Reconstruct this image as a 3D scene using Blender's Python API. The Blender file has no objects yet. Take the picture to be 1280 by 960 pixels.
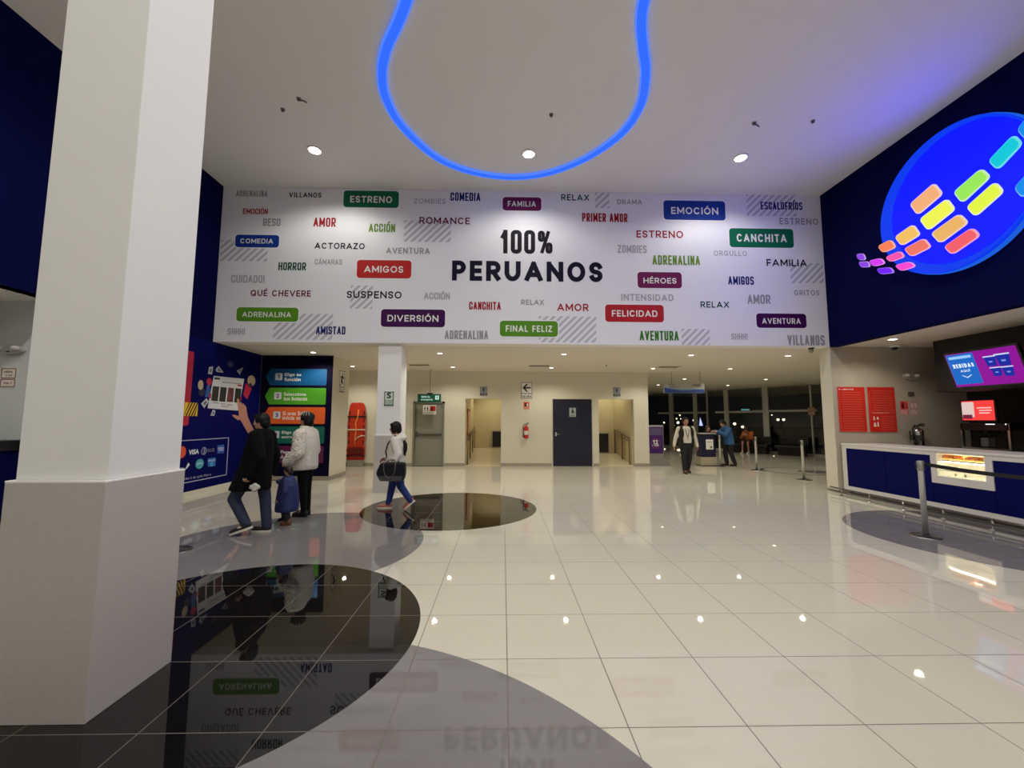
import bpy, bmesh, math, random
from mathutils import Vector, Matrix
random.seed(4)
PI = math.pi
SC = bpy.context.scene
COL = SC.collection

# ------------------------------------------------------------ camera, world, exposure
cam = bpy.data.cameras.new('camera'); cam_o = bpy.data.objects.new('camera', cam); COL.objects.link(cam_o)
cam.sensor_fit = 'HORIZONTAL'; cam.sensor_width = 36.0; cam.lens = 513.492 / 1280 * 36.0
cam.clip_start = 0.05; cam.clip_end = 300
YAW, PIT, ROL = 0.0217934, 0.0882061, 0.0038336
F_ = Vector((math.sin(YAW)*math.cos(PIT), math.cos(YAW)*math.cos(PIT), math.sin(PIT)))
R_ = Vector((math.cos(YAW), -math.sin(YAW), 0)); U_ = R_.cross(F_)
R2, U2 = R_*math.cos(ROL)+U_*math.sin(ROL), U_*math.cos(ROL)-R_*math.sin(ROL)
mw = Matrix((R2, U2, -F_)).transposed().to_4x4(); mw.translation = (0, 0, 1.5233)
cam_o.matrix_world = mw
SC.camera = cam_o
wd = bpy.data.worlds.new('night'); SC.world = wd; wd.use_nodes = True
wd.node_tree.nodes['Background'].inputs[0].default_value = (.010, .012, .018, 1)
wd.node_tree.nodes['Background'].inputs[1].default_value = .12
SC.view_settings.view_transform = 'Standard'; SC.view_settings.look = 'None'
SC.view_settings.exposure = 0.0; SC.view_settings.gamma = 1.0; SC.view_settings.use_curve_mapping = False
SC.cycles.use_denoising = True
SC.cycles.max_bounces = 10; SC.cycles.diffuse_bounces = 6; SC.cycles.glossy_bounces = 5
SC.cycles.sample_clamp_indirect = 6.0
HALL_W, BACK_W, SOFFIT_W, HALL_C, SOFFIT_C = 150.0, 235.0, 90.0, (1.0, .997, .915), (1.0, .97, .82)
GLOW = 5.5          # blue of the round sign
LOOP = 1.05         # blue of the ceiling loop

# ------------------------------------------------------------ materials
def lin(c): return tuple(((v/255)/12.92 if v/255 <= .04045 else ((v/255+.055)/1.055)**2.4) for v in c)
MATS = {}
def mat(name, rgb, rough=.55, metal=0.0, spec=.5, emit=0.0, noise=0.0, nscale=30.0, bump=0.0, trans=0.0):
    if name in MATS: return MATS[name]
    m = bpy.data.materials.new(name); m.use_nodes = True; nt = m.node_tree; b = nt.nodes['Principled BSDF']
    c = (*lin(rgb), 1)
    b.inputs['Base Color'].default_value = c; b.inputs['Roughness'].default_value = rough; b.inputs['Metallic'].default_value = metal
    b.inputs['Specular IOR Level'].default_value = spec
    if emit: b.inputs['Specular IOR Level'].default_value = 0.0; b.inputs['Emission Color'].default_value = c; b.inputs['Emission Strength'].default_value = emit; b.inputs['Base Color'].default_value = (0.02, 0.02, 0.02, 1)
    if trans: b.inputs['Transmission Weight'].default_value = trans; b.inputs['IOR'].default_value = 1.45
    if noise or bump:
        g = nt.nodes.new('ShaderNodeNewGeometry'); n = nt.nodes.new('ShaderNodeTexNoise'); n.inputs['Scale'].default_value = nscale; n.inputs['Detail'].default_value = 5
        nt.links.new(g.outputs['Position'], n.inputs['Vector'])
        if noise:
            mx = nt.nodes.new('ShaderNodeMix'); mx.data_type = 'RGBA'; mx.blend_type = 'MULTIPLY'; mx.inputs[0].default_value = 1
            rp = nt.nodes.new('ShaderNodeValToRGB'); lo = 1-noise
            rp.color_ramp.elements[0].position = .3; rp.color_ramp.elements[1].position = .7
            rp.color_ramp.elements[0].color = (lo, lo, lo, 1); rp.color_ramp.elements[1].color = (1, 1, 1, 1)
            nt.links.new(n.outputs['Fac'], rp.inputs[0]); mx.inputs[6].default_value = c
            nt.links.new(rp.outputs[0], mx.inputs[7]); nt.links.new(mx.outputs[2], b.inputs['Base Color'])
        if bump:
            bp = nt.nodes.new('ShaderNodeBump'); bp.inputs['Strength'].default_value = bump; bp.inputs['Distance'].default_value = .01
            nt.links.new(n.outputs['Fac'], bp.inputs['Height']); nt.links.new(bp.outputs[0], b.inputs['Normal'])
    MATS[name] = m
    return m

def floor_material():
    m = bpy.data.materials.new('polished_tile_floor'); m.use_nodes = True; nt = m.node_tree; N = nt.nodes; L = nt.links
    b = N['Principled BSDF']
    g = N.new('ShaderNodeNewGeometry'); sp = N.new('ShaderNodeSeparateXYZ'); L.new(g.outputs['Position'], sp.inputs[0])
    def M(op, a, c=None, d=None):
        n = N.new('ShaderNodeMath'); n.operation = op
        for i, v in enumerate((a, c, d)):
            if v is None: continue
            if isinstance(v, (int, float)): n.inputs[i].default_value = v
            else: L.new(v, n.inputs[i])
        return n.outputs[0]
    X, Y = sp.outputs[0], sp.outputs[1]
    def line(v, off):
        f = M('FRACT', M('DIVIDE', M('SUBTRACT', v, off), .6))
        return M('GREATER_THAN', M('ABSOLUTE', M('SUBTRACT', f, .5)), .5-.0028/.6)
    grout = M('MAXIMUM', line(X, .0361-60), line(Y, 3.3765-60))
    def circ(cx, cy, r):
        d = M('SQRT', M('ADD', M('POWER', M('SUBTRACT', X, cx), 2), M('POWER', M('SUBTRACT', Y, cy), 2)))
        return d, M('LESS_THAN', d, r)
    def ell(cx, cy, rx, ry):
        d = M('ADD', M('POWER', M('DIVIDE', M('SUBTRACT', X, cx), rx), 2), M('POWER', M('DIVIDE', M('SUBTRACT', Y, cy), ry), 2))
        return M('LESS_THAN', d, 1)
    black = M('MAXIMUM', circ(-2.046, 3.101, 1.437)[1], circ(-.90, 7.342, 1.49)[1])
    d2, _ = circ(9.0, 12.65, .9)
    ring = M('MULTIPLY', M('GREATER_THAN', d2, .84), M('LESS_THAN', d2, .92))
    gray = M('MAXIMUM', circ(-1.475, .548, 2.555)[1], M('MAXIMUM', circ(6.66, 5.40, 1.72)[1], M('MAXIMUM', circ(-2.55, 5.72, 1.27)[1], M('MAXIMUM', circ(-2.6, 5.25, 1.60)[1], circ(9.45, 12.45, .40)[1]))))
    nz = N.new('ShaderNodeTexNoise'); nz.inputs['Scale'].default_value = 90; nz.inputs['Detail'].default_value = 6; L.new(g.outputs['Position'], nz.inputs['Vector'])
    def mix(f, a, c):
        n = N.new('ShaderNodeMix'); n.data_type = 'RGBA'
        L.new(f, n.inputs[0])
        for i, v in ((6, a), (7, c)):
            if isinstance(v, tuple): n.inputs[i].default_value = (*v, 1)
            else: L.new(v, n.inputs[i])
        return n.outputs[2]
    base = mix(nz.outputs['Fac'], lin((203, 195, 178)), lin((212, 204, 188)))
    c1 = mix(gray, base, lin((128, 123, 122)))
    c2 = mix(black, c1, lin((21, 19, 18)))
    c2 = mix(ring, c2, lin((50, 46, 44)))
    c3 = mix(grout, c2, lin((104, 96, 88)))
    L.new(c3, b.inputs['Base Color'])
    L.new(M('MULTIPLY_ADD', grout, .45, .022), b.inputs['Roughness'])
    b.inputs['IOR'].default_value = 1.5
    return m

WHITE = mat('white_paint', (240, 238, 235), .6, noise=.02, nscale=2)
CEIL = mat('ceiling_paint', (240, 238, 233), .75)
BEIGE = mat('warm_wall_paint', (214, 208, 190), .6, noise=.03, nscale=1.5)
NAVY = mat('navy_wall_paint', (9, 12, 60), .8, spec=.03)
GREYTILE = mat('grey_stone_cladding', (194, 187, 180), .35, noise=.08, nscale=60)
SKIRT = mat('grey_skirting', (150, 142, 128), .3)
CHROME = mat('brushed_steel', (196, 194, 190), .25, 1.0)
DARKMETAL = mat('dark_metal', (40, 38, 37), .4, .6)
BLACK = mat('black_plastic', (14, 13, 14), .4)
BLACKWALL = mat('black_wall', (22, 19, 17), .6)
SIGNWHITE = mat('sign_white', (232, 230, 224), .4)
INK = mat('sign_black_ink', (16, 15, 15), .5)
RED = mat('safety_red', (196, 34, 30), .35)
GREENINK = mat('sign_green', (20, 92, 62), .45)
GLASS = mat('clear_glass', (245, 250, 250), .0, trans=1.0)

# ------------------------------------------------------------ mesh helpers
def link(name, me, m=None, parent=None, smooth=False):
    o = bpy.data.objects.new(name, me); COL.objects.link(o)
    if m is not None:
        me.materials.clear(); me.materials.append(m)
    if smooth:
        for p in me.polygons: p.use_smooth = True
    if parent is not None: o.parent = parent
    return o
def obj(name, bm, m=None, parent=None, smooth=False):
    bmesh.ops.recalc_face_normals(bm, faces=bm.faces)
    me = bpy.data.meshes.new(name); bm.to_mesh(me); bm.free()
    return link(name, me, m, parent, smooth)
def tag(o, label, cat, group=None, kind=None):
    o['label'] = label; o['category'] = cat
    if group: o['group'] = group
    if kind: o['kind'] = kind
    return o
def struct(o): o['kind'] = 'structure'; return o
def thing(name, label, cat, loc=(0, 0, 0), rz=0.0, group=None):
    o = bpy.data.objects.new(name, None); COL.objects.link(o); o.location = loc; o.rotation_euler = (0, 0, rz); o.empty_display_size = .1
    return tag(o, label, cat, group)
def box(bm, x0, x1, y0, y1, z0, z1):
    v = [bm.verts.new(p) for p in ((x0,y0,z0),(x1,y0,z0),(x1,y1,z0),(x0,y1,z0),(x0,y0,z1),(x1,y0,z1),(x1,y1,z1),(x0,y1,z1))]
    for f in ((0,3,2,1),(4,5,6,7),(0,1,5,4),(1,2,6,5),(2,3,7,6),(3,0,4,7)): bm.faces.new([v[i] for i in f])
    return bm
def boxes(*bs):
    bm = bmesh.new()
    for b in bs: box(bm, *b)
    return bm
def bevel(o, w=.006, seg=2):
    md = o.modifiers.new('bevel', 'BEVEL'); md.width = w; md.segments = seg; md.limit_method = 'ANGLE'
    return o
def tube(bm, pts, r, n=10, caps=True, closed=False):
    pts = [Vector(p) for p in pts]; rings = []
    K = len(pts); up = None
    for i, p in enumerate(pts):
        a = pts[(i-1) % K] if (closed or i > 0) else p; c = pts[(i+1) % K] if (closed or i < K-1) else p
        t = (c-a).normalized()
        if up is None: up = Vector((0, 0, 1)) if abs(t.z) < .9 else Vector((1, 0, 0))
        s = t.cross(up)
        if s.length < 1e-4: s = t.cross(Vector((0, 1, 0)))
        s.normalize(); up2 = s.cross(t).normalized(); up = up2
        rr = r[i] if isinstance(r, (list, tuple)) else r
        rings.append([bm.verts.new(p + (s*math.cos(2*PI*k/n) + up2*math.sin(2*PI*k/n))*rr) for k in range(n)])
    for i in range(K if closed else K-1):
        A, B = rings[i], rings[(i+1) % K]
        for k in range(n): bm.faces.new((A[k], A[(k+1) % n], B[(k+1) % n], B[k]))
    if caps and not closed: bm.faces.new(rings[0]); bm.faces.new(rings[-1][::-1])
    return bm
def lathe(bm, prof, c=(0, 0, 0), n=24):
    rings = []
    for r, z in prof:
        rings.append([bm.verts.new((c[0]+r*math.cos(2*PI*k/n), c[1]+r*math.sin(2*PI*k/n), c[2]+z)) for k in range(n)])
    for A, B in zip(rings, rings[1:]):
        for k in range(n): bm.faces.new((A[k], A[(k+1) % n], B[(k+1) % n], B[k]))
    bm.faces.new(rings[0][::-1]); bm.faces.new(rings[-1])
    return bm
def frame(kind, c):
    """u = right, v = up, w = towards the hall; B faces the camera end, R is on the right wall, L on the left wall"""
    if kind == 'B': return Matrix(((1,0,0,0),(0,0,-1,c),(0,1,0,0),(0,0,0,1)))
    if kind == 'R': return Matrix(((0,0,-1,c),(-1,0,0,0),(0,1,0,0),(0,0,0,1)))
    return Matrix(((0,0,1,c),(1,0,0,0),(0,1,0,0),(0,0,0,1)))
def prism(bm, pts, w0, w1, fr):
    a = [bm.verts.new(fr @ Vector((u, v, w0))) for u, v in pts]; b = [bm.verts.new(fr @ Vector((u, v, w1))) for u, v in pts]
    n = len(pts)
    for i in range(n): bm.faces.new((a[i], a[(i+1) % n], b[(i+1) % n], b[i]))
    bm.faces.new(a[::-1]); bm.faces.new(b)
    return bm
def flat(name, pts, fr, w0, w1, m, parent=None):
    return obj(name, prism(bmesh.new(), pts, w0, w1, fr), m, parent)
def rect(u, v, w, h): return [(u-w/2, v-h/2), (u+w/2, v-h/2), (u+w/2, v+h/2), (u-w/2, v+h/2)]
def rrect(u, v, w, h, r, n=5):
    out = []
    for cx, cy, a0 in ((u+w/2-r, v+h/2-r, 0), (u-w/2+r, v+h/2-r, PI/2), (u-w/2+r, v-h/2+r, PI), (u+w/2-r, v-h/2+r, 1.5*PI)):
        for k in range(n+1):
            a = a0 + PI/2*k/n; out.append((cx+r*math.cos(a), cy+r*math.sin(a)))
    return out
def rpoly(pts, r, n=5):
    """polygon with rounded corners"""
    out = []; P = [Vector(p) for p in pts]; K = len(P)
    for i in range(K):
        p, a, c = P[i], P[i-1], P[(i+1) % K]
        da, dc = (a-p), (c-p); q = min(r, da.length*.45, dc.length*.45)
        s, e = p+da.normalized()*q, p+dc.normalized()*q
        for k in range(n+1):
            t = k/n; out.append(tuple(s*(1-t)**2 + p*2*t*(1-t) + e*t*t))
    return out
def circle(u, v, r, n=32): return [(u+r*math.cos(2*PI*k/n), v+r*math.sin(2*PI*k/n)) for k in range(n)]
TXT = {}
def text_src(s, cond):
    key = (s, cond)
    if key not in TXT:
        cu = bpy.data.curves.new('lettering', 'FONT'); cu.body = s; cu.size = 1; cu.resolution_u = 3; cu.space_character = 1.0 + cond
        o = bpy.data.objects.new('lettering', cu); COL.objects.link(o)
        bpy.context.view_layer.update()
        me = bpy.data.meshes.new_from_object(o.evaluated_get(bpy.context.evaluated_depsgraph_get()))
        bpy.data.objects.remove(o); bpy.data.curves.remove(cu)
        V = [(p.co.x, p.co.y) for p in me.vertices]; Fc = [tuple(p.vertices) for p in me.polygons]
        if s[0] == '1':      # the built-in numeral one has no flag: give it one
            lo = min(y for x, y in V); hi = max(y for x, y in V)
            xs = [x for x, y in V]; x0 = min(xs); w = .09
            n = len(V); V += [(x0+.02, hi), (x0-.13, hi-.13), (x0-.13, hi-.24), (x0+.02, hi-.13)]; Fc.append((n, n+1, n+2, n+3))
        bpy.data.meshes.remove(me)
        TXT[key] = (V, Fc)
    return TXT[key]
def text(name, s, fr, u, v, w, h, w0, m, parent=None, bold=.0, cond=0.0):
    """lettering stretched to its measured width w and height h, centred at u, v; bold thickens every stroke by that share of the height"""
    V, Fc = text_src(s, cond)
    xs = [p[0] for p in V]; ys = [p[1] for p in V]
    x0, x1, y0, y1 = min(xs), max(xs), min(ys), max(ys)
    e = bold*h; ww, hh = w-2*e, h-2*e
    offs = [(0, 0)] if e == 0 else [(e*math.cos(2*PI*k/8), e*math.sin(2*PI*k/8)) for k in range(8)]
    pts = []; fc = []
    for i, (dx, dy) in enumerate(offs):
        n = len(pts)
        for x, y in V: pts.append(fr @ Vector((u+((x-x0)/(x1-x0)-.5)*ww+dx, v+((y-y0)/(y1-y0)-.5)*hh+dy, w0+i*1e-5)))
        fc += [tuple(n+q for q in f) for f in Fc]
    me = bpy.data.meshes.new('lettering'); me.from_pydata(pts, [], fc)
    return link(name, me, m, parent)
# block capitals drawn as thick strokes, geometric ('r', 'b') or condensed ('c')
GW = {'r': {'M': 1.12, 'O': 1.06, 'Q': 1.06, 'G': 1.03, 'C': 1.0, 'N': .98, 'A': 1.06, 'D': .96, 'R': .84, 'P': .80, 'S': .78, 'E': .72, 'F': .70, 'L': .68, 'T': .84, 'U': .94, 'H': .94, 'V': 1.04, 'X': .95, 'Z': .84, 'B': .84, ' ': .42, '1': .5, '0': .9},
      'c': {'M': 1.2, 'E': .84, 'F': .82, 'L': .80, 'T': .88, 'A': 1.04, '%': 1.32, '1': .66, ' ': .5, 'V': 1.04}}
def stroke_poly(pts, th, closed):
    P = [Vector(p) for p in pts]
    P = [p for i, p in enumerate(P) if i == 0 or (p-P[i-1]).length > 1e-5]
    if closed and (P[0]-P[-1]).length < 1e-5: P.pop()
    n = len(P)
    dirs = [(P[(i+1) % n]-P[i]).normalized() for i in range(n if closed else n-1)]; m = len(dirs)
    axis = lambda d: min(abs(d.x), abs(d.y)) < .02
    out = []
    for i in range(m):
        a, b = P[i], P[(i+1) % n]; d = dirs[i]; nv = Vector((-d.y, d.x)); ends = []
        for end, o, sg in ((a, dirs[i-1] if (closed or i > 0) else None, -1), (b, dirs[(i+1) % m] if (closed or i < m-1) else None, 1)):
            if o is not None and o.dot(d) > .72:      # smooth run: mitre
                q = (nv+Vector((-o.y, o.x))).normalized(); k = th/2/q.dot(nv); ends.append((end+q*k, end-q*k))
            else:
                ext = .5 if axis(d) else (.40 if (o is None or not axis(o)) else .08)
                e = end+d*sg*th*ext; ends.append((e+nv*th/2, e-nv*th/2))
        out.append((ends[0][0], ends[0][1], ends[1][1], ends[1][0]))
    return out
def arc(cx, cy, rx, ry, a0, a1, n=8): return [(cx+rx*math.cos(math.radians(a0+(a1-a0)*k/n)), cy+ry*math.sin(math.radians(a0+(a1-a0)*k/n))) for k in range(n+1)]
def glyph(ch, w, h, rnd):
    rx = w/2 if rnd else w*.40; ry = h/2 if rnd else min(w*.40, h/2); r4 = h/4 if rnd else min(h/4, w*.40)
    if ch in 'O0Q': g = [(arc(w-rx, h-ry, rx, ry, 0, 90)+arc(rx, h-ry, rx, ry, 90, 180)+arc(rx, ry, rx, ry, 180, 270)+arc(w-rx, ry, rx, ry, 270, 360), True)]
    elif ch in 'CG':
        p = (arc(w/2, h/2, w/2, h/2, 42, 318, 26) if rnd else [(w, h*.73)]+arc(w-rx, h-ry, rx, ry, 0, 90)+arc(rx, h-ry, rx, ry, 90, 180)+arc(rx, ry, rx, ry, 180, 270)+arc(w-rx, ry, rx, ry, 270, 360)+[(w, h*.32)])
        if ch == 'G': p = p[:-1]+[(w*.97, h*.26 if rnd else h*.32), (w*.97, h*.44), (w*.56, h*.44)]
        g = [(p, False)]
    elif ch == 'D': g = [([(0, 0), (0, h)]+arc(w-rx, h-ry, rx, ry, 90, 0)+arc(w-rx, ry, rx, ry, 0, -90), True)]
    elif ch == 'S':
        m = h/2
        g = [(([(w, h-r4-.015*h)] if not rnd else [])+arc(w-rx, h-r4, rx, r4, 18 if rnd else 0, 90)+arc(rx, h-r4, rx, r4, 90, 180)+arc(rx, m+r4, rx, r4, 180, 270)+arc(w-rx, m-r4, rx, r4, 90, 0)+arc(w-rx, r4, rx, r4, 0, -90)+arc(rx, r4, rx, r4, 270, 198 if rnd else 180)+([(0, r4+.015*h)] if not rnd else []), False)]
    elif ch == 'U': ry_ = h*.42 if rnd else ry; g = [([(0, h)]+arc(rx, ry_, rx, ry_, 180, 270)+arc(w-rx, ry_, rx, ry_, 270, 360)+[(w, h)], False)]
    elif ch in 'PRB':
        m = h*.44; rr = (h-m)/2; q = min(w*.5, rr) if rnd else min(rr, w*.4)
        g = [([(0, 0), (0, h), (w-q, h)]+arc(w-q, h-q, q, q, 90, 0)+arc(w-q, m+q, q, q, 0, -90)+[(0, m)], False)]
        if ch == 'R': g.append(([(w*.48, m), (w, 0)], False))
        if ch == 'B': q2 = min(m/2, w*.5); g.append(([(w-q, m)]+arc(w-q2, m-q2, q2, q2, 90, 0)+arc(w-q2, q2, q2, q2, 0, -90)+[(0, 0)], False))
    elif ch == 'A': g = [([(0, 0), (w*.5, h), (w, 0)], False), ([(w*.17, h*.28), (w*.83, h*.28)], False)]
    elif ch == 'E': g = [([(w, h), (0, h), (0, 0), (w, 0)], False), ([(0, h*.5), (w*.9, h*.5)], False)]
    elif ch == 'F': g = [([(w, h), (0, h), (0, 0)], False), ([(0, h*.47), (w*.9, h*.47)], False)]
    elif ch == 'L': g = [([(0, h), (0, 0), (w, 0)], False)]
    elif ch == 'T': g = [([(0, h), (w, h)], False), ([(w/2, h), (w/2, 0)], False)]
    elif ch == 'H': g = [([(0, 0), (0, h)], False), ([(w, 0), (w, h)], False), ([(0, h*.5), (w, h*.5)], False)]
    elif ch == 'I': g = [([(0, 0), (0, h)], False)]
    elif ch == 'M': g = [([(0, 0), (0, h), (w/2, h*.22), (w, h), (w, 0)], False)]
    elif ch == 'N': g = [([(0, 0), (0, h), (w, 0), (w, h)], False)]
    elif ch == 'V': g = [([(0, h), (w/2, 0), (w, h)], False)]
    elif ch == 'X': g = [([(0, 0), (w, h)], False), ([(0, h), (w, 0)], False)]
    elif ch == 'Z': g = [([(0, h), (w, h), (0, 0), (w, 0)], False)]
    elif ch == '1': g = [([(0, h*.74), (w*.75, h), (w*.75, 0)], False)]
    elif ch == '!': g = [([(0, h), (0, h*.32)], False), ([(0, .06*h), (0, -.02*h)], False)]
    elif ch == '%':
        a, b = w*.32, h*.40; q = min(a*.45, b*.45)
        ring = lambda x, y: (arc(x+a-q, y+b-q, q, q, 0, 90)+arc(x+q, y+b-q, q, q, 90, 180)+arc(x+q, y+q, q, q, 180, 270)+arc(x+a-q, y+q, q, q, 270, 360), True)
        g = [ring(0, h-b), ring(w-a, 0), ([(w*.22, 0), (w*.78, h)], False)]
    else: g = []
    if ch == 'Q': g.append(([(w*.6, h*.3), (w*.98, -.02*h)], False))
    return g
ACC = {'Á': 'A', 'É': 'E', 'Í': 'I', 'Ó': 'O', 'Ú': 'U'}
def caps(s, sty, fr, u, v, W, Hh, w0, m, parent):
    rnd = sty != 'c'; tab = GW['r' if rnd else 'c']
    acc = any(c in ACC for c in s); H1 = Hh*(.80 if acc else 1.0)
    th = H1*{'r': .178, 'b': .235, 'c': .170, 'h': .175}['h' if s == '100%' else sty]
    gap = H1*(.19 if rnd else .095)
    ws = [0 if ACC.get(c, c) in 'I!' else tab.get(ACC.get(c, c), .94) for c in s]
    free = W-gap*(len(s)-1)-sum(th for x in ws if x == 0)
    k = free/max(sum(ws), .01)
    pts = []; fc = []; x = u-W/2; n = 0
    for c, wr in zip(s, ws):
        b = ACC.get(c, c); gw = th if wr == 0 else wr*k
        if b != ' ':
            for pl, cl in glyph(b, max(gw-th, 0), H1-th, rnd) + ([([((gw-th)*.42, H1-th+.10*Hh+th*.3), ((gw-th)*.42+.13*Hh, H1-th+.24*Hh)], False)] if c in ACC else []):
                for q in stroke_poly(pl, th if not (b == '%' or (c in ACC and pl[0][1] > H1-th)) else th*.8, cl):
                    i = len(pts); n += 1
                    pts += [fr @ Vector((x+th/2+p.x, v-Hh/2+th/2+p.y, w0+(n % 7)*1e-5)) for p in q]; fc.append((i, i+1, i+2, i+3))
        x += gw+gap
    me = bpy.data.meshes.new('lettering'); me.from_pydata(pts, [], fc); me.update()
    return link('lettering', me, m, parent)
def light_spot(name, loc, power, col, size=150, blend=.6, r=.06, aim=None):
    l = bpy.data.lights.new(name, 'SPOT'); l.energy = power; l.color = col; l.spot_size = math.radians(size); l.spot_blend = blend; l.shadow_soft_size = r
    o = bpy.data.objects.new(name, l); COL.objects.link(o); o.location = loc
    if aim: o.rotation_euler = (Vector(aim)-Vector(loc)).to_track_quat('-Z', 'Y').to_euler()
    return o

# ------------------------------------------------------------ measured layout, metres
WORDS = [('ADRENALINA', 'c', 'gray', -5.569, 6.49, 0.682, 0.14), ('VILLANOS', 'r', 'black', -4.405, 6.476, 0.707, 0.115), ('EMOCIÓN', 'c', 'red', -5.469, 6.095, 0.541, 0.156), ('BESO', 'c', 'gray', -5.099, 5.838, 0.381, 0.176), ('AMOR', 'c', 'red', -3.951, 5.855, 0.488, 0.21), ('ACCIÓN', 'c', 'lime', -2.692, 5.767, 0.579, 0.239), ('ACTORAZO', 'r', 'black', -3.599, 5.319, 1.088, 0.137), ('AVENTURA', 'r', 'gray', -2.106, 5.23, 0.954, 0.138), ('HORROR', 'c', 'teal', -4.605, 4.846, 0.596, 0.177), ('CÁMARAS', 'c', 'pale', -3.829, 4.971, 0.595, 0.153), ('CUIDADO!', 'c', 'pale', -5.54, 4.554, 0.713, 0.171), ('QUÉ CHEVERE', 'r', 'maroon', -4.821, 4.261, 1.285, 0.17), ('SUSPENSO', 'r', 'black', -2.812, 4.232, 1.183, 0.159), ('AMISTAD', 'c', 'navy', -3.715, 3.436, 0.629, 0.176), ('SHHH!', 'c', 'pale', -5.719, 3.397, 0.364, 0.139), ('ZOMBIES', 'r', 'pale', -1.654, 6.377, 0.707, 0.119), ('COMEDIA', 'c', 'navy', -0.865, 6.492, 0.67, 0.197), ('RELAX', 'r', 'teal', 1.595, 6.516, 0.633, 0.146), ('DRAMA', 'r', 'gray', 2.825, 6.43, 0.565, 0.116), ('ROMANCE', 'r', 'maroon', -1.317, 5.93, 1.115, 0.156), ('PRIMER AMOR', 'c', 'red', 2.256, 6.056, 1.022, 0.201), ('100%', 'c', 'black', 0.508, 5.467, 1.161, 0.544), ('PERUANOS', 'b', 'ink', 0.525, 4.796, 3.319, 0.453), ('ACCIÓN', 'c', 'pale', -1.455, 4.237, 0.562, 0.185), ('CANCHITA', 'c', 'red', -0.405, 4.011, 0.692, 0.176), ('RELAX', 'r', 'gray', 0.635, 4.101, 0.498, 0.115), ('AMOR', 'r', 'red', 1.519, 3.995, 0.69, 0.165), ('ADRENALINA', 'c', 'gray', -0.799, 3.364, 0.939, 0.194), ('ESCALOFRÍOS', 'c', 'navy', 6.292, 6.416, 0.96, 0.23), ('ESTRENO', 'r', 'gray', 6.669, 6.032, 0.886, 0.152), ('ESTRENO', 'r', 'red', 3.488, 5.686, 1.052, 0.167), ('ZOMBIES', 'c', 'pale', 2.857, 5.333, 0.654, 0.182), ('ORGULLO', 'r', 'pale', 5.067, 5.265, 0.752, 0.124), ('ADRENALINA', 'c', 'lime', 3.84, 5.091, 1.069, 0.219), ('FAMILIA', 'r', 'black', 6.335, 5.063, 0.914, 0.162), ('AMIGOS', 'c', 'navy', 5.281, 4.642, 0.579, 0.193), ('INTENSIDAD', 'r', 'pale', 3.172, 4.235, 1.162, 0.15), ('AMOR', 'c', 'gray', 5.664, 4.22, 0.516, 0.208), ('GRITOS', 'r', 'gray', 6.752, 4.38, 0.569, 0.121), ('RELAX', 'r', 'teal', 4.669, 4.089, 0.64, 0.14), ('AVENTURA', 'c', 'green', 3.409, 3.381, 0.863, 0.216), ('SHHH!', 'c', 'pale', 5.186, 3.377, 0.359, 0.139), ('VILLANOS', 'c', 'gray', 6.672, 3.308, 0.834, 0.23)]
PLATES = [('ESTRENO', 'plate_green', -2.95, 6.402, 1.22, 0.387, -2.95, 6.395, 0.921, 0.154), ('COMEDIA', 'plate_blue', -5.391, 5.404, 0.945, 0.282, -5.399, 5.404, 0.707, 0.108), ('AMIGOS', 'plate_red', -2.615, 4.807, 1.183, 0.404, -2.623, 4.803, 0.849, 0.149), ('ADRENALINA', 'plate_lime', -5.078, 3.773, 1.313, 0.306, -5.091, 3.771, 1.037, 0.116), ('DIVERSIÓN', 'plate_purple', -1.959, 3.721, 1.382, 0.389, -1.961, 3.734, 1.098, 0.18), ('FAMILIA', 'plate_maroon', 0.4, 6.345, 0.867, 0.313, 0.396, 6.346, 0.628, 0.128), ('FINAL FELIZ', 'plate_lime', 0.555, 3.511, 1.263, 0.345, 0.557, 3.511, 1.011, 0.142), ('FELICIDAD', 'plate_crimson', 2.878, 3.874, 1.296, 0.387, 2.88, 3.87, 1.008, 0.143), ('EMOCIÓN', 'plate_blue', 4.293, 6.255, 1.405, 0.453, 4.296, 6.264, 1.07, 0.203), ('CANCHITA', 'plate_green', 5.793, 5.629, 1.461, 0.441, 5.793, 5.628, 1.134, 0.184), ('HÉROES', 'plate_maroon', 3.456, 4.631, 0.988, 0.363, 3.46, 4.633, 0.734, 0.158), ('AVENTURA', 'plate_purple', 6.144, 3.74, 1.12, 0.322, 6.142, 3.733, 0.861, 0.128)]
HATCHES = [(-5.665, 5.188, 1.013, 0.475), (-1.691, 5.681, 1.034, 0.487), (-3.087, 4.176, 0.478, 0.517), (-4.309, 3.513, 1.256, 0.565), (2.204, 6.457, 0.319, 0.362), (1.399, 3.505, 1.257, 0.578), (6.056, 6.41, 1.136, 0.513), (6.783, 4.832, 0.751, 0.464), (4.219, 3.361, 0.622, 0.359)]
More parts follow.
